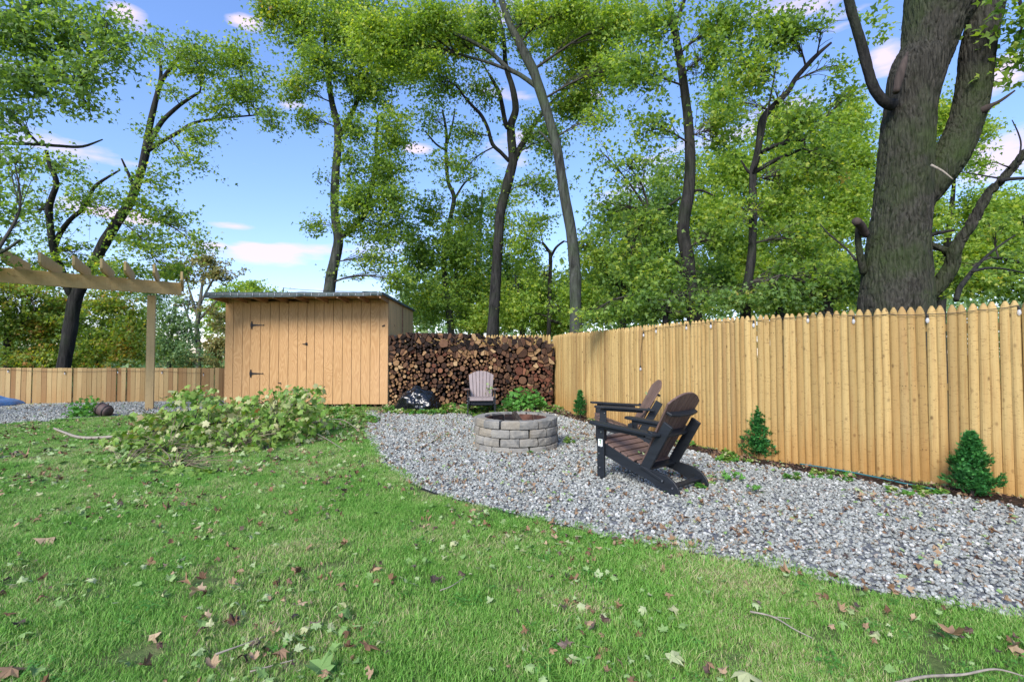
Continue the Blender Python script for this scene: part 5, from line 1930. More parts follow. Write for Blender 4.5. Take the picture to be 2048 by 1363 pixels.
wire = [(2120, 606), (2046, 609), (1960, 620), (1856, 628), (1780, 628), (1709, 631), (1650, 625), (1618, 631), (1560, 636), (1510, 641), (1427, 643), (1378, 648), (1317, 655), (1292, 662)]
bul = [(2038, 612), (1856, 629), (1709, 632), (1618, 631), (1510, 641), (1427, 644), (1378, 648), (1317, 655), (1292, 663)]
string_lights('string_lights', 'string of clear bulbs on a dark wire along the tall picket fence top', [on_fence(u, v) for u, v in wire], [on_fence(u, v) for u, v in bul], .012)
for (u, v, lb_) in ((1285, 731, 'single clear bulb hanging halfway down the tall fence'),):
    w = on_fence(u, v, .04); w2 = on_fence(1292, 663, .05)
    r = empty('hanging_bulb', w, 0, lb_, 'bulb')
    MB().tube([w2 - w + Vector((0, 0, .03)), Vector((.005, 0, .25)), Vector((0, 0, 0))], .003, 5).build('wire', MAT['wire'], r)
    MB().tube([(0, 0, 0), (0, 0, -.03)], .012, 8).build('socket', MAT['wire'], r)
    MB().tube([(0, 0, -.03), (0, 0, -.045), (0, 0, -.07), (0, 0, -.085)], [.008, .018, .022, .004], 12).build('bulb', MAT['glass'], r, True)


def on_low(u, v):
    a, b, c = ray(u, v)
    n = Vector((d_low.y, -d_low.x, 0))
    k = la.dot(n) / (a * n.x + b * n.y)
    return Vector((a * k, b * k, EYE + c * k)) + n * .03


d_low = (lb - la).normalized()
bl = [(-60, 738), (18, 738), (131, 742), (237, 740), (325, 741), (408, 745)]
string_lights('string_lights', 'string of clear bulbs draped along the low board fence', [on_low(u, v) for u, v in bl], [on_low(u, v) for u, v in bl[1:]], .02)
MB_ = None
# thin cable lying over the shed roof
r = empty('roof_cable', (-5.6, 11.8, zroof(11.8) + .09), 0, 'thin cable of small lights lying along the shed roof edge', 'cable')
MB().tube([(0, 0, .09), (.5, .05, .05), (1.1, .1, .03), (1.8, .05, .01), (2.3, 0, .005)], .006, 5).tube([(0, 0, 0), (0, 0, .1)], .012, 6).build('wire', MAT['wire'], r)
r = empty('hanging_bulb', P(781, 633, SY0 + .35), 0, 'clear bulb on a wire down the side wall of the shed', 'bulb')
w = r.location
MB().tube([(-.05, -.1, .55), (-.02, -.05, .25), (0, 0, 0), (.05, .3, -.25)], .004, 5).build('wire', MAT['wire'], r)
MB().tube([(0, 0, 0), (0, 0, -.015), (0, 0, -.045), (0, 0, -.06)], [.01, .02, .024, .004], 10).build('bulb', MAT['glass'], r, True)

# ------------------------------------------------------------------ trees
GRP = 'maples beyond the fences'
tree('maple_tree', 'slim leaning forked maple with an open crown rising behind the low fence and pergola', 15,
     [(127, 735, 11.5), (140, 660, 11.5), (150, 600, 11.5), (168, 560, 10.7), (185, 530, 10.2), (212, 480, 9.8), (240, 435, 9.0), (262, 400, 8.2), (280, 350, 7.4), (290, 310, 7.4), (298, 260, 6.1), (308, 215, 5.3), (320, 170, 4.5), (335, 145, 3.7), (362, 110, 2.9), (392, 88, 2)],
     [[(290, 312, 6), (305, 275, 5), (325, 242, 4.5), (360, 210, 3.5), (400, 184, 2.5)], [(292, 305, 4), (320, 285, 4), (358, 264, 3.5), (385, 247, 3), (430, 238, 2.5), (515, 230, 1.5)], [(320, 165, 3.5), (322, 140, 3), (318, 110, 2)],
      [(145, 590, 8), (135, 572, 8), (112, 515, 7), (103, 470, 6), (98, 420, 6), (104, 395, 5), (113, 365, 4.5), (100, 330, 4), (92, 300, 2.5)],
      [(108, 500, 5), (118, 470, 5), (140, 440, 4), (165, 418, 4), (180, 390, 3.5), (195, 368, 3), (240, 340, 1.5)], [(268, 372, 4), (258, 350, 3), (243, 317, 1.5)]],
     [(330, 100, 60, 45, .8), (400, 125, 80, 50, 1.5), (470, 115, 50, 50, 1.6), (485, 180, 60, 45, 1.6), (540, 235, 24, 42, 1.4), (425, 215, 60, 30, 1.1), (335, 180, 40, 40, .5), (395, 270, 60, 34, .9), (320, 290, 40, 50, .5), (375, 328, 55, 24, .9), (300, 365, 60, 40, .8), (250, 405, 60, 50, .9), (330, 432, 80, 32, 1.0), (385, 482, 44, 34, 1.0), (285, 480, 80, 40, 1.1), (185, 400, 60, 60, .7), (125, 335, 50, 40, .8), (80, 420, 60, 60, .7), (55, 545, 80, 50, .9), (150, 505, 80, 50, .8), (230, 545, 90, 40, 1.2), (330, 540, 60, 30, 1.3)],
     leaf=0.104, lmat='leaf_green', group=GRP, cov=.66)
tree('maple_tree', 'straight two-stemmed maple rising right behind the shed roof', 17,
     [(655, 600, 11), (659, 578, 11), (664, 545, 11), (672, 510, 10), (677, 478, 10), (671, 440, 8.5), (669, 400, 8.5), (672, 334, 8), (676, 288, 8), (674, 246, 7), (664, 205, 6), (657, 150, 5), (650, 60, 4), (652, -30, 3)],
     [[(678, 475, 7), (698, 462, 7), (720, 440, 7), (733, 418, 6.5), (742, 380, 6), (748, 350, 5.5), (754, 315, 5), (752, 290, 4.5), (757, 231, 3)], [(676, 270, 6), (685, 262, 6), (703, 228, 5), (721, 188, 3.5)], [(740, 372, 3), (757, 362, 3), (772, 350, 2)], [(755, 308, 3), (775, 300, 2.5), (812, 285, 1.5)]],
     [(560, 20, 70, 60, 1.5), (640, 50, 80, 70, 2.1), (720, 60, 90, 80, 2.2), (800, 110, 80, 70, 2.0), (640, 130, 60, 60, 1.4), (730, 170, 80, 50, 1.8), (592, 175, 36, 46, 1.1), (615, 238, 44, 28, .9), (705, 255, 50, 44, 1.1), (785, 260, 55, 60, 1.2), (765, 340, 55, 50, 1.5), (700, 310, 30, 40, .9), (720, 400, 60, 46, 1.6), (785, 400, 45, 50, 1.3), (698, 455, 50, 26, 1.1), (770, 465, 55, 40, 1.3), (638, 450, 26, 22, 1.4), (655, 362, 18, 18, .9), (745, 520, 46, 36, 1.0), (800, 560, 40, 44, 1.0), (665, 546, 25, 9, 1.2), (690, 360, 40, 30, .9)],
     leaf=0.108, lmat='leaf_green', group=GRP, bmat='bark_grey')
tree('maple_tree', 'dark-trunked maple forking high up, rising behind the middle of the firewood stack', 15.5,
     [(985, 672, 13), (986, 655, 12), (990, 590, 11), (993, 539, 10.5), (998, 462, 10), (1000, 430, 10), (1008, 395, 10.5), (1022, 340, 10), (1026, 320, 9), (1023, 280, 9), (1022, 250, 8), (1031, 221, 7.5), (1028, 190, 6.5), (1022, 165, 6), (1011, 128, 5), (1006, 67, 4), (987, 0, 3), (975, -40, 2)],
     [[(1022, 258, 5), (1012, 250, 5), (1003, 205, 4.5), (996, 180, 4), (978, 148, 3)], [(1026, 325, 8), (1038, 300, 7), (1044, 290, 7), (1058, 265, 5), (1074, 241, 5), (1095, 215, 4), (1114, 195, 4), (1150, 165, 3), (1186, 132, 2)],
      [(1018, 322, 4), (1002, 305, 4), (985, 288, 4), (975, 255, 3.5), (962, 230, 3.5), (949, 216, 3), (930, 195, 2.5), (913, 172, 1.5)]],
     [(900, 80, 80, 60, 1.4), (965, 60, 80, 60, 1.5), (880, 165, 55, 46, 1.0), (960, 190, 50, 46, .7), (930, 262, 50, 36, .6), (1060, 260, 46, 46, .9), (1130, 60, 90, 60, 1.7), (1180, 125, 80, 60, 1.9), (1150, 205, 66, 50, 1.8), (1105, 285, 46, 36, 1.1), (1080, 370, 56, 36, .8), (1035, 60, 66, 60, 1.2), (1190, 40, 60, 50, 1.6), (930, 340, 50, 30, .5)],
     leaf=0.104, lmat='leaf_green', group=GRP)
tree('maple_tree', 'tall grey trunk leaning left as it rises, at the corner where fence meets firewood', 13.6,
     [(1153, 675, 13.5), (1152, 657, 12.5), (1151, 600, 11.5), (1150, 539, 11.5), (1142, 462, 11), (1129, 390, 10.5), (1114, 298, 10), (1103, 255, 10), (1093, 221, 10), (1075, 165, 10), (1066, 140, 10.5), (1052, 113, 10), (1036, 80, 8.5), (1021, 51, 7.5), (1003, 0, 6.5), (990, -50, 6)],
     [[(1078, 178, 5.5), (1066, 168, 5.5), (1040, 150, 5), (1016, 137, 5), (985, 108, 4.5), (960, 92, 4.5), (920, 72, 4.2), (893, 60, 4), (865, 48, 3.5), (847, 40, 3.5), (820, 28, 3), (790, 5, 2.5)], [(1012, 138, 3.5), (985, 128, 3.5), (960, 120, 3), (930, 112, 3), (908, 105, 2)], [(1105, 290, 3), (1092, 275, 2.5), (1078, 262, 1.5)]],
     [(820, 50, 80, 50, 1.5), (770, 110, 70, 50, 1.3), (880, 30, 70, 40, 1.3), (850, 130, 60, 40, 1.0), (1060, 30, 60, 50, 1.2), (1240, 50, 80, 60, 1.8), (1150, 20, 70, 40, 1.6), (1225, 140, 56, 50, 1.2), (1195, 235, 40, 36, .8), (740, 60, 60, 50, 1.3)],
     leaf=0.095, lmat='leaf_yellow', bmat='bark_grey', group=GRP)
tree('maple_tree', 'dark straight mossy trunk standing close behind the far half of the tall fence', 10,
     [(1389, 640, 16), (1387, 616, 14), (1380, 560, 12), (1377, 524, 12.5), (1368, 480, 13), (1367, 445, 12.5), (1377, 385, 12), (1380, 340, 11), (1380, 298, 10.5), (1376, 240, 9.5), (1370, 190, 9), (1364, 144, 8.5), (1354, 87, 8), (1346, 41, 7), (1336, 0, 6), (1325, -50, 5)],
     [[(1350, 52, 4), (1362, 20, 4), (1375, -20, 3)], [(1345, 48, 3), (1325, 46, 2.5), (1300, 52, 2)], [(1360, 395, 3), (1335, 412, 2.5), (1300, 425, 1.5)], [(1383, 385, 3), (1400, 380, 2.5), (1430, 392, 1.5)]],
     [(1330, 50, 80, 56, 1.7), (1285, 140, 66, 56, 1.3), (1255, 330, 60, 60, .55), (1215, 420, 50, 46, .55), (1400, 120, 66, 60, 1.3), (1440, 50, 70, 56, 1.5), (1300, 255, 55, 46, .8), (1425, 260, 60, 60, 1.1), (1300, 450, 60, 56, .9), (1345, 545, 80, 50, 1.2), (1432, 480, 56, 56, 1.1), (1400, 585, 80, 30, 1.3), (1260, 520, 60, 50, .9), (1200, 300, 30, 40, .4)],
     leaf=0.090, lmat='leaf_green', group=GRP, per=16, srad=.28)
tree('maple_tree', 'slim dark maple curving right with long ascending limbs, behind the middle of the tall fence', 9.2,
     [(1491, 620, 10), (1490, 598, 9.5), (1497, 555, 8.5), (1503, 514, 8.5), (1506, 437, 7.5), (1506, 349, 7), (1512, 320, 7), (1518, 288, 6.5), (1523, 245, 7), (1535, 225, 6.5), (1560, 200, 6.5), (1578, 180, 5.5), (1590, 159, 5), (1608, 138, 5), (1626, 118, 4.5), (1645, 100, 3.5), (1662, 86, 2.5)],
     [[(1508, 345, 4.5), (1522, 337, 4.5), (1544, 324, 4.5), (1570, 312, 4), (1606, 297, 2.5)], [(1524, 305, 4.5), (1545, 293, 4.5), (1570, 286, 4.5), (1585, 278, 4), (1604, 282, 2.5)], [(1506, 349, 4), (1494, 340, 3), (1482, 320, 1.5)], [(1505, 350, 3), (1520, 300, 2), (1555, 120, 1.5)]],
     [(1560, 60, 80, 56, 1.5), (1500, 145, 66, 56, 1.2), (1600, 245, 70, 56, 1.0), (1675, 130, 44, 40, .5), (1560, 350, 66, 46, 1.1), (1498, 420, 56, 56, 1.0), (1650, 335, 66, 56, 1.1), (1600, 480, 76, 66, 1.2), (1650, 560, 80, 44, 1.4), (1700, 185, 40, 40, .6), (1640, 60, 50, 40, .7), (1550, 560, 60, 44, 1.2), (1560, 200, 60, 50, .8)],
     leaf=0.086, lmat='leaf_green', group=GRP, per=16, srad=.26)
tree('maple_sapling_tree', 'thin pale upper-forked sapling between the shed and the dark forked maple', 19,
     [(902, 665, 7), (900, 640, 7), (893, 580, 6), (887, 513, 5), (900, 440, 4.5), (908, 395, 4.5), (896, 362, 4), (892, 308, 3.5), (893, 267, 3), (885, 220, 2)],
     [[(893, 290, 2.5), (902, 262, 2), (910, 220, 1.5)], [(891, 300, 2.5), (872, 288, 2), (850, 262, 1.5)], [(920, 650, 6), (915, 590, 5), (912, 540, 4), (905, 470, 3)], [(908, 400, 2.5), (930, 365, 2), (955, 350, 1.5)]],
     [(865, 430, 56, 50, .9), (905, 500, 66, 66, 1.5), (840, 520, 50, 56, 1.3), (870, 600, 76, 56, 1.6), (945, 560, 50, 66, 1.2), (940, 430, 50, 56, .8), (900, 325, 56, 46, .5), (870, 240, 56, 46, .5), (950, 630, 50, 40, 1.4), (820, 470, 26, 30, .6)],
     leaf=0.117, lmat='leaf_green', bmat='bark_grey', group='understory trees')
tree('maple_sapling_tree', 'thin crooked sapling between the two tall trunks above the firewood', 16.5,
     [(1097, 670, 5), (1098, 655, 4.5), (1099, 590, 4), (1101, 513, 4), (1096, 500, 3.5), (1085, 485, 2.5)],
     [[(1101, 515, 3), (1112, 495, 2.5), (1128, 482, 2)], [(1100, 640, 3), (1120, 646, 3), (1140, 652, 2)]],
     [(1050, 480, 46, 60, 1.0), (1090, 550, 46, 56, 1.1), (1040, 620, 60, 44, 1.6), (1120, 610, 46, 50, 1.4), (1075, 440, 40, 30, .7), (1180, 600, 50, 56, 1.5), (1180, 500, 40, 50, 1.1)],
     leaf=0.108, lmat='leaf_yellow', group='understory trees')

# left understory behind the low fence
US = 'understory trees'
tree('understory_tree', 'rusty green bushy tree behind the low fence at the far left', 18,
     [(15, 735, 6), (14, 690, 5.5), (16, 650, 5), (12, 600, 3.5)], [[(15, 690, 3), (40, 655, 2.5), (70, 620, 1.5)]],
     [(20, 650, 70, 66, 1.9), (95, 640, 66, 60, 1.7), (-30, 600, 70, 80, 1.6), (60, 715, 110, 30, 2), (40, 580, 60, 30, 1)], leaf=0.117, lmat='leaf_rust', group=US)
tree('understory_tree', 'dense rust-tinged tree seen under the pergola beam between trunk and post', 19,
     [(196, 735, 5), (200, 690, 5), (205, 640, 4)], [[(200, 690, 3), (230, 660, 2.5), (255, 640, 1.5)]],
     [(185, 660, 60, 60, 1.8), (245, 690, 56, 46, 2.1), (215, 605, 60, 36, 1.5), (160, 715, 80, 30, 2), (268, 640, 36, 44, 1.6), (130, 620, 50, 50, 1.5)], leaf=0.117, lmat='leaf_rust', group=US)
tree('understory_tree', 'thin tree with haze-tinted green leaves immediately right of the pergola post', 26,
     [(338, 738, 4), (340, 690, 4), (348, 640, 3), (352, 610, 2)], [[(342, 680, 2.5), (325, 640, 2), (318, 600, 1.5)], [(345, 660, 2), (370, 630, 2), (380, 600, 1)]],
     [(335, 640, 44, 66, .9), (350, 700, 56, 36, 1.4), (312, 690, 30, 50, 1.2), (300, 590, 40, 40, .9), (370, 660, 30, 40, .8)], leaf=0.135, lmat='leaf_haze', bmat='bark_grey', group=US)
tree('understory_tree', 'round olive-gold crowned tree standing far off between post and shed', 33,
     [(397, 738, 5), (397, 700, 5), (394, 660, 4.5), (398, 620, 4), (402, 590, 3), (405, 560, 2)],
     [[(396, 700, 3), (384, 670, 3), (378, 640, 2), (365, 600, 1.5)], [(397, 640, 3), (382, 590, 2), (372, 555, 1.5)], [(399, 610, 2.5), (420, 570, 2), (435, 545, 1.5)], [(398, 640, 2.5), (425, 610, 2), (445, 590, 1.5)]],
     [(400, 522, 50, 16, 1.3), (360, 545, 40, 24, .9), (440, 548, 34, 24, 1.1), (405, 555, 40, 24, .5), (440, 640, 40, 40, .7), (370, 600, 30, 30, .4), (430, 690, 40, 30, .9), (390, 720, 70, 20, 1.2)], leaf=0.153, lmat='leaf_gold', bmat='bark_pale', quad=True, group=US)
tree('understory_tree', 'pale green treetop peeping over the left part of the shed roof', 40,
     [(505, 735, 5), (505, 660, 4), (500, 610, 3), (498, 580, 2)], [[(502, 620, 2), (530, 590, 2), (550, 580, 1)]],
     [(500, 580, 50, 26, 1.5), (455, 600, 40, 36, 1.2), (545, 596, 44, 18, 1.4), (430, 640, 30, 60, .8), (500, 640, 80, 50, 1)], leaf=0.180, lmat='leaf_yellow', bmat='bark_pale', quad=True, group=US)

# right understory
tree('understory_tree', 'bright yellow-green bushy tree low behind the far end of the tall fence', 19,
     [(1045, 675, 6), (1043, 640, 5), (1038, 590, 4), (1030, 550, 2)], [[(1042, 620, 3), (1065, 590, 2), (1090, 580, 1.5)]],
     [(1040, 630, 66, 44, 1.9), (1110, 640, 60, 34, 1.9), (1000, 590, 44, 50, 1.2), (1085, 590, 60, 40, 1.2), (960, 640, 50, 36, 1.5)], leaf=0.117, lmat='leaf_yellow', quad=False, group=US, cov=1.35)
tree('understory_tree', 'full green tree filling the gap between the leaning grey trunk and the dark mossy trunk', 17,
     [(1245, 660, 8), (1243, 600, 7), (1250, 520, 6), (1258, 440, 4), (1262, 380, 2)], [[(1248, 560, 4), (1285, 520, 3), (1320, 490, 2)], [(1246, 580, 4), (1210, 540, 3), (1190, 500, 2)]],
     [(1240, 520, 66, 60, 1.4), (1200, 590, 60, 50, 1.7), (1290, 580, 70, 56, 1.9), (1310, 480, 60, 60, 1.5), (1260, 620, 90, 30, 2.2), (1330, 410, 50, 50, 1.1), (1270, 420, 44, 40, .7), (1210, 450, 36, 36, .7), (1420, 560, 60, 60, 1.6)], leaf=0.113, lmat='leaf_dark', group=US, cov=1.35)
tree('understory_tree', 'yellow-green broad tree behind the slim curving maple', 15,
     [(1560, 640, 9), (1562, 580, 8), (1570, 500, 7), (1585, 420, 5), (1600, 340, 3), (1610, 280, 2)], [[(1565, 540, 5), (1610, 500, 4), (1650, 470, 2)], [(1568, 500, 4), (1530, 450, 3), (1500, 400, 2)]],
     [(1560, 400, 80, 70, 1.5), (1630, 300, 80, 66, 1.5), (1680, 400, 66, 70, 1.7), (1620, 480, 80, 56, 1.7), (1560, 560, 90, 50, 2.0), (1680, 560, 70, 50, 2.0), (1470, 340, 66, 66, 1.1), (1450, 200, 60, 60, .9), (1690, 240, 50, 56, 1.4), (1720, 330, 40, 60, 1.5), (1560, 250, 66, 56, 1.0), (1440, 430, 56, 56, 1.3), (1500, 500, 60, 50, 1.5)], leaf=0.108, lmat='leaf_yellow', group=US, cov=1.35)
tree('understory_tree', 'bright yellow-green tree showing in the fork of the huge trunk', 17,
     [(1880, 640, 9), (1885, 560, 8), (1895, 480, 6), (1905, 400, 4), (1910, 330, 2)], [[(1890, 500, 4), (1930, 460, 3), (1970, 430, 2)]],
     [(1880, 240, 60, 56, 1.6), (1905, 330, 66, 50, 1.6), (1960, 260, 30, 40, 1.0), (1960, 420, 80, 50, 1.7), (2030, 430, 60, 60, 1.5), (1920, 520, 90, 60, 1.9), (1860, 440, 50, 60, 1.4), (2000, 480, 80, 50, 1.7), (1860, 560, 60, 50, 1.8), (2080, 440, 50, 90, 1.6)], leaf=0.113, lmat='leaf_yellow', group=US, cov=1.35)
tree('understory_tree', 'darker green tree low at the right edge behind the fence', 10.5,
     [(2075, 600, 12), (2070, 540, 10), (2060, 480, 7), (2050, 430, 4)], [[(2070, 540, 5), (2020, 520, 4), (1980, 515, 2)], [(2066, 510, 5), (2010, 560, 4), (1960, 575, 2)]],
     [(2020, 530, 60, 40, 1.3), (1960, 560, 66, 34, 1.5), (2050, 580, 50, 36, 1.6), (1905, 560, 40, 36, 1.2), (2000, 450, 50, 30, .6), (2080, 480, 50, 60, 1.2)], leaf=0.095, lmat='leaf_green', group=US, per=16, srad=.28)
tree('understory_tree', 'shaded shrubby tree between the slim maple and the huge trunk just over the fence', 9.0,
     [(1660, 640, 8), (1655, 600, 7), (1640, 560, 5), (1630, 530, 3)], [[(1652, 590, 4), (1690, 560, 3), (1720, 545, 2)], [(1650, 580, 3), (1600, 560, 3), (1560, 550, 2)]],
     [(1600, 590, 80, 26, 1.5), (1690, 570, 56, 36, 1.5), (1660, 600, 60, 20, 1.6), (1460, 600, 70, 24, 1.2), (1540, 590, 50, 26, 1.2)], leaf=0.081, lmat='leaf_dark', group=US, per=16, srad=.25)
tree('understory_tree', 'green shrub-like tree low in front of the dark mossy trunk at the fence top', 9.4,
     [(1330, 655, 6), (1332, 630, 5), (1340, 600, 3), (1345, 580, 2)], [[(1333, 620, 3), (1300, 600, 2.5), (1270, 590, 1.5)]],
     [(1300, 600, 60, 30, 1.2), (1370, 590, 50, 30, 1.2), (1250, 615, 50, 26, 1.2), (1180, 630, 40, 20, 1.0), (1340, 625, 60, 16, 1.5)], leaf=0.081, lmat='leaf_green', group=US, per=16, srad=.25)
tree('understory_tree', 'tall soft green tree filling in far behind the two middle trunks', 25,
     [(960, 690, 7), (962, 620, 6), (955, 540, 5), (960, 460, 4), (965, 380, 2)], [[(958, 560, 3), (1000, 520, 2), (1040, 500, 1)], [(957, 520, 3), (910, 480, 2), (880, 450, 1)]],
     [(960, 480, 100, 80, .9), (900, 580, 90, 60, 1.3), (1030, 560, 90, 70, 1.4), (980, 630, 120, 30, 1.6), (1000, 400, 70, 60, .6), (840, 620, 50, 40, 1.2)], leaf=.14, lmat='leaf_green', bmat='bark_grey', group=US)
tree('understory_tree', 'broad hazy green tree closing the view behind the dark mossy trunk', 24,
     [(1330, 680, 8), (1335, 600, 7), (1345, 500, 5), (1350, 420, 4), (1355, 340, 2)], [[(1340, 540, 3), (1390, 480, 2), (1440, 440, 1)], [(1340, 520, 3), (1290, 470, 2), (1240, 430, 1)]],
     [(1350, 360, 90, 70, 1.2), (1270, 450, 90, 70, 1.4), (1420, 440, 90, 80, 1.6), (1330, 540, 110, 60, 1.8), (1460, 340, 70, 70, 1.3), (1230, 560, 90, 60, 1.7), (1480, 540, 90, 70, 1.8), (1320, 620, 160, 30, 2.2), (1150, 590, 60, 60, 1.4)], leaf=.14, lmat='leaf_green', bmat='bark_grey', group=US)
tree('understory_tree', 'tall yellow-green tree behind the gap left of the huge trunk', 23,
     [(1640, 680, 8), (1645, 600, 7), (1650, 500, 5), (1655, 400, 4), (1660, 300, 2)], [[(1648, 520, 3), (1700, 460, 2), (1730, 420, 1)], [(1648, 500, 3), (1590, 440, 2), (1560, 400, 1)]],
     [(1640, 320, 90, 80, 1.4), (1580, 430, 90, 70, 1.5), (1700, 430, 70, 90, 1.8), (1640, 540, 120, 60, 2.0), (1700, 300, 50, 60, 1.4), (1560, 300, 60, 60, 1.0), (1600, 610, 150, 30, 2.2), (1700, 230, 44, 40, 1.0)], leaf=.14, lmat='leaf_yellow', bmat='bark_grey', group=US)
# a tree whose trunk stands beyond the left of the picture, its boughs hanging in
tree('overhanging_maple', 'near maple bough with drooping leaves hanging in at the top left', 9,
     [(-330, 700, 30), (-320, 500, 28), (-300, 300, 26), (-260, 100, 22), (-220, -60, 18)],
     [[(0, 40, 6), (50, 80, 5), (110, 140, 3.5), (165, 195, 2), (180, 225, 1.5)], [(-265, 130, 14), (-160, 100, 12), (-60, 62, 11), (0, 38, 10), (60, 10, 8), (130, -20, 6), (220, -60, 4)], [(-290, 290, 9), (-160, 280, 7), (-40, 285, 5), (60, 288, 3.5), (120, 292, 3.5), (165, 293, 3), (205, 279, 1.5)], [(-310, 430, 8), (-180, 470, 6), (-60, 520, 4), (0, 505, 3), (40, 480, 2)]],
     [(40, 60, 100, 80, 1.9), (150, 60, 90, 70, 1.7), (215, 45, 50, 50, 1.3), (60, 160, 100, 60, 1.6), (160, 150, 70, 60, 1.5), (165, 215, 50, 30, 1.0), (225, 100, 40, 60, 1.2), (20, 235, 66, 50, 1.1), (-100, 120, 120, 140, 1.6), (30, 330, 60, 46, .9), (0, 400, 56, 60, .8), (-60, 480, 80, 80, 1), (40, 440, 40, 40, .5), (-40, 300, 60, 60, 1.2)],
     leaf=0.090, lmat='leaf_dark', bmat='bark_grey', cov=.6, group=None, per=18, srad=.30, thick=.7)
# high canopy over the middle, from a tree outside the frame
tree('overhanging_maple', 'leafy canopy hanging low into the top middle of the sky', 11,
     [(1230, 690, 14), (1220, 560, 12), (1215, 400, 11), (1218, 200, 10), (1222, 0, 9), (1215, -120, 8)][::1] if False else [(1560, -60, 8), (1500, -90, 8), (1400, -120, 9)],
     [], [(560, -10, 60, 40, 1.0)], leaf=0.090, lmat='leaf_green', per=18, srad=.3) if False else None


# the huge trunk: fused tubes, then furrowed
def big_trunk():
    D = 6.75
    k0 = D / F
    b0 = P(1797, 600, D)
    root = empty('old_maple_tree', (b0.x, D + .3, 0), 0, 'huge old mossy trunk with deeply furrowed bark and forked limbs behind the fence', 'tree')
    base = Vector(root.location)
    mb = MB()

    def tb(L, dy0=0, dy1=0, n=24, foot=False):
        sp = spline(L, 4)
        pts = [P(u, v, D + .3 + dy0 + (dy1 - dy0) * i / (len(sp) - 1)) - base for i, (u, v, r) in enumerate(sp)]
        rs = [r * k0 * .95 for u, v, r in sp]
        if foot:
            pts = [Vector((pts[0].x, pts[0].y, -.15)), Vector((pts[0].x, pts[0].y, .5)), Vector((pts[0].x, 0, 1.2))] + pts
            rs = [rs[0] * 1.45, rs[0] * 1.2, rs[0] * 1.06] + rs
        mb.tube(pts, rs, n)
    tb([(1791, 610, 71), (1793, 565, 65), (1796, 488, 58), (1805, 411, 54), (1809, 334, 50), (1815, 257, 50), (1822, 205, 50), (1834, 145, 54), (1853, 103, 52), (1866, 51, 58), (1886, 0, 72), (1900, -60, 78)], foot=True)
    tb([(1822, 440, 26), (1842, 400, 27), (1872, 352, 33), (1904, 308, 35), (1928, 257, 33), (1942, 205, 32), (1950, 150, 32), (1955, 100, 31), (1966, 50, 29), (1981, 0, 26), (1996, -60, 26)], .05, -.25)
    # low bough that sweeps out and up on the right
    tb([(1845, 592, 18), (1862, 585, 16), (1885, 560, 16), (1903, 530, 15), (1908, 505, 14), (1922, 478, 12), (1940, 452, 11), (1958, 420, 10), (1976, 388, 9.5), (2000, 362, 8.5), (2025, 335, 8), (2050, 305, 7), (2090, 270, 6)], .1, -.6, 16)
    tb([(1848, 485, 10), (1865, 492, 9.5), (1885, 498, 9), (1902, 512, 9)], 0, .0, 12)
    me = mb.mesh('trunk', MAT['bark_big'], True)
    tmp = link_mesh('trunk_tmp', me)
    md = tmp.modifiers.new('r', 'REMESH'); md.mode = 'VOXEL'; md.voxel_size = .0125; md.use_smooth_shade = True
    sm = tmp.modifiers.new('s', 'SMOOTH'); sm.iterations = 2; sm.factor = .5
    dg = bpy.context.evaluated_depsgraph_get(); dg.update()
    ev = tmp.evaluated_get(dg)
    m2 = bpy.data.meshes.new_from_object(ev)
    bpy.data.objects.remove(tmp)
    nv = len(m2.vertices)
    co = np.empty(nv * 3, np.float32); m2.vertices.foreach_get('co', co); co = co.reshape(-1, 3)
    no = np.empty(nv * 3, np.float32); m2.vertices.foreach_get('normal', no); no = no.reshape(-1, 3)
    dsp = np.empty(nv, np.float32)
    for i in range(nv):
        x, y, z = map(float, co[i])
        big = noise.noise(Vector((x * 1.6, y * 1.6, z * 1.1)))
        w = .05 * noise.noise(Vector((x * 3, y * 3, z * 4)))
        f1 = noise.noise(Vector(((x + w) * 24, (y + w) * 24, z * 3.4)))
        f2 = noise.noise(Vector((x * 45 + 5, y * 45, z * 14)))
        amp = .015 if no[i][2] < .9 else .005
        dsp[i] = big * .026 - amp * (1 - min(1, abs(f1) * 3.2)) * 1.3 + .005 * f2
    co += no * dsp[:, None]
    m2.vertices.foreach_set('co', co.ravel())
    m2.materials.clear(); m2.materials.append(MAT['bark_big'])
    m2.name = 'trunk'
    m2.update()
    link_mesh('trunk', m2, root)

    def lb(L, name, mat, dy0, dy1, n=12):
        m_ = MB()
        sp = spline(L, 4)
        m_.tube([P(u, v, D + .3 + dy0 + (dy1 - dy0) * i / (len(sp) - 1)) - base for i, (u, v, r) in enumerate(sp)], [r * k0 for u, v, r in sp], n, jit=.04)
        m_.build(name, MAT[mat], root, True)
    lb([(1786, 210, 12), (1770, 205, 10), (1758, 192, 9.5), (1746, 172, 9.5), (1738, 148, 9), (1729, 112, 9.5), (1720, 80, 9), (1710, 46, 8.5), (1702, 20, 9), (1694, -20, 8)], 'dead_limb', 'bark_dark', -.15, -.35)
    lb([(1960, 222, 7), (1972, 217, 8), (1984, 210, 4), (2000, 202, 3), (2015, 192, 2.5), (2030, 181, 1.5)], 'broken_twig', 'wound', -.25, -.4, 8)
    lb([(1850, 478, 5), (1868, 468, 4), (1885, 464, 3.5), (1910, 460, 2)], 'limb', 'bark_dark', 0, -.2, 8)
    lb([(1732, 470, 7), (1722, 452, 8), (1712, 442, 8)], 'broken_stub', 'wound', -.1, -.3, 10)
    lb([(1718, 450, 6), (1716, 480, 6), (1722, 520, 7), (1728, 545, 8)], 'limb', 'bark_big', -.1, .1, 10)
    lb([(1712, 520, 3), (1690, 495, 2), (1660, 470, 2), (1640, 448, 1)], 'limb', 'bark_dark', -.1, .2, 6)
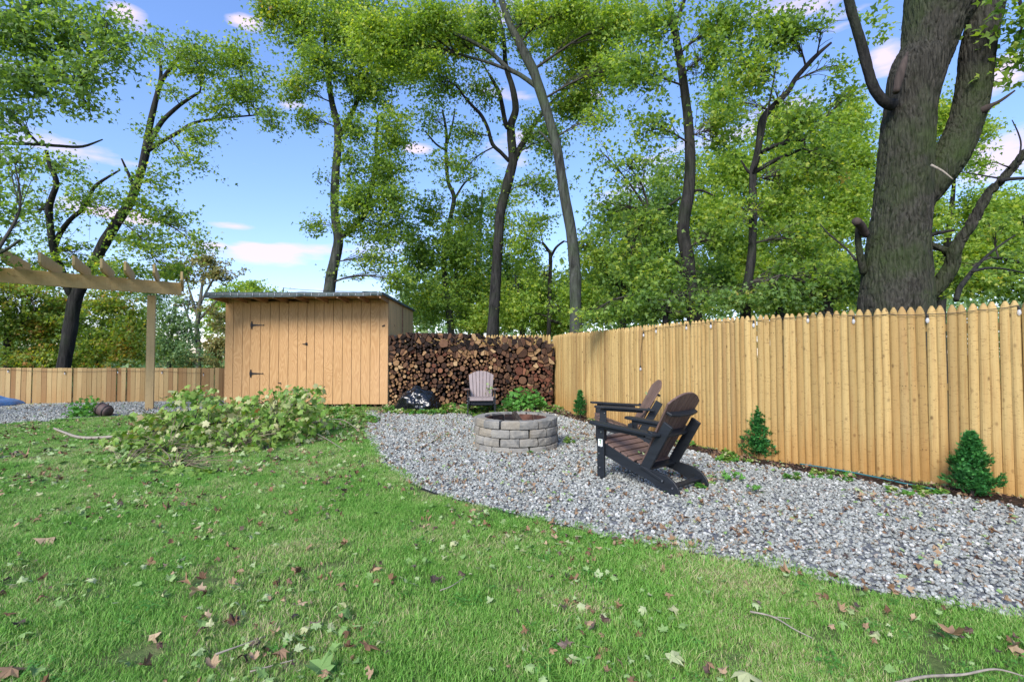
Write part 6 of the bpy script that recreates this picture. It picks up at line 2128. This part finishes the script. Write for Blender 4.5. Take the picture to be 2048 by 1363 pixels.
    lb([(1912, 600, 5), (1920, 575, 5), (1935, 555, 4.5), (1945, 542, 4), (1965, 520, 3), (1990, 498, 2.5), (2030, 470, 1.5)], 'limb', 'bark_dark', -.2, .3, 8)
    lb([(1945, 543, 3), (1975, 536, 2.5), (2010, 538, 2), (2060, 548, 1.5)], 'limb', 'bark_dark', -.1, .3, 6)
    lb([(2000, 362, 4), (2020, 358, 3.5), (2055, 356, 3)], 'limb', 'bark_dark', -.5, -.5, 8)
    lb([(1995, 356, 2), (1960, 350, 1.2), (1920, 343, .8)], 'limb', 'bark_dark', -.5, -.7, 6)
    lb([(2020, 335, 2), (2005, 330, 1.2), (1990, 325, .8), (1965, 332, .6)], 'limb', 'bark_dark', -.5, -.7, 6)
    lb([(2036, 325, 2), (2042, 290, 1.5), (2036, 265, 1.2), (2024, 240, .8)], 'limb', 'bark_dark', -.6, -.7, 6)
    lb([(1862, 330, 2.5), (1885, 342, 2), (1905, 358, 1)], 'limb', 'dead_twig', -.45, -.6, 6)
    # pale torn bark below the first fork
    lb([(1792, 185, 6), (1800, 150, 8), (1808, 125, 6), (1815, 105, 2)], 'torn_bark', 'wound', -.42, -.36, 10)
    # a few boughs of leaves at the top right and left of it
    cl = []
    for (u, v, ru, rv, cv, dy) in ((2040, 50, 36, 46, 1.4, -.6), (2030, 115, 22, 26, 1.1, -.6), (2000, 20, 30, 20, .7, -.6), (1760, 70, 40, 30, .5, 1.0), (1740, 30, 40, 26, .6, 1.0), (2085, 90, 40, 80, 1.2, -.6), (2000, 160, 6, 5, 1, -.6)):
        lf = .10
        nl = int(1.4 * cv * PI * ru * rv / (.33 * (lf / k0) ** 2))
        cl.append((tuple(P(u, v, D + .3 + dy)), (ru * k0, .4, rv * k0), nl))
    C, T, Nn, size, sprays = spray_cloud(cl, .10, 9, .2)
    V, Fc = leaf_arrays(C - np.array(base), T, Nn, size, T_V, T_F)
    link_mesh('crown', np_mesh('crown', V, Fc, MAT['leaf_green']), root)
    lb([(1995, -60, 8), (2030, -20, 4), (2045, 30, 2.5), (2040, 70, 1.5)], 'limb', 'bark_dark', -.5, -.6, 6)


big_trunk()


# far-off wood that reads as one mass, distance haze put into its leaf colour
def far_wood():
    C = []
    n = 60000
    u = rng.uniform(-500, 2500, n)
    C = np.zeros((n, 3))
    y = rng.uniform(42, 75, n)
    C[:, 0] = (u - 1024) / F * y; C[:, 1] = y
    lump = np.array([noise.noise(Vector((q * .010, 3.3, 0))) * .6 + noise.noise(Vector((q * .035, 1.3, 0))) * .35 for q in u])
    topz = 7.2 + 4.5 * lump
    topz = np.where(u < 330, topz + 1.0, topz)
    topz = np.where((u > 300) & (u < 480), topz - 1.8, topz)
    topz = np.where(u > 800, topz + 7.0, topz)
    t = rng.uniform(0, 1, n) ** .8
    C[:, 2] = -3.2 + t * topz
    T = rng.normal(size=(n, 3)); T[:, 2] -= .4
    Nn = rng.normal(size=(n, 3)) + np.array([0, -.4, .4])
    V, Fc = leaf_arrays(C, T, Nn, rng.uniform(.35, .65, n), Q_V, Q_F)
    o = link_mesh('woodland', np_mesh('woodland', V, Fc, MAT['leaf_haze'])); tag(o, kind='stuff')


far_wood()
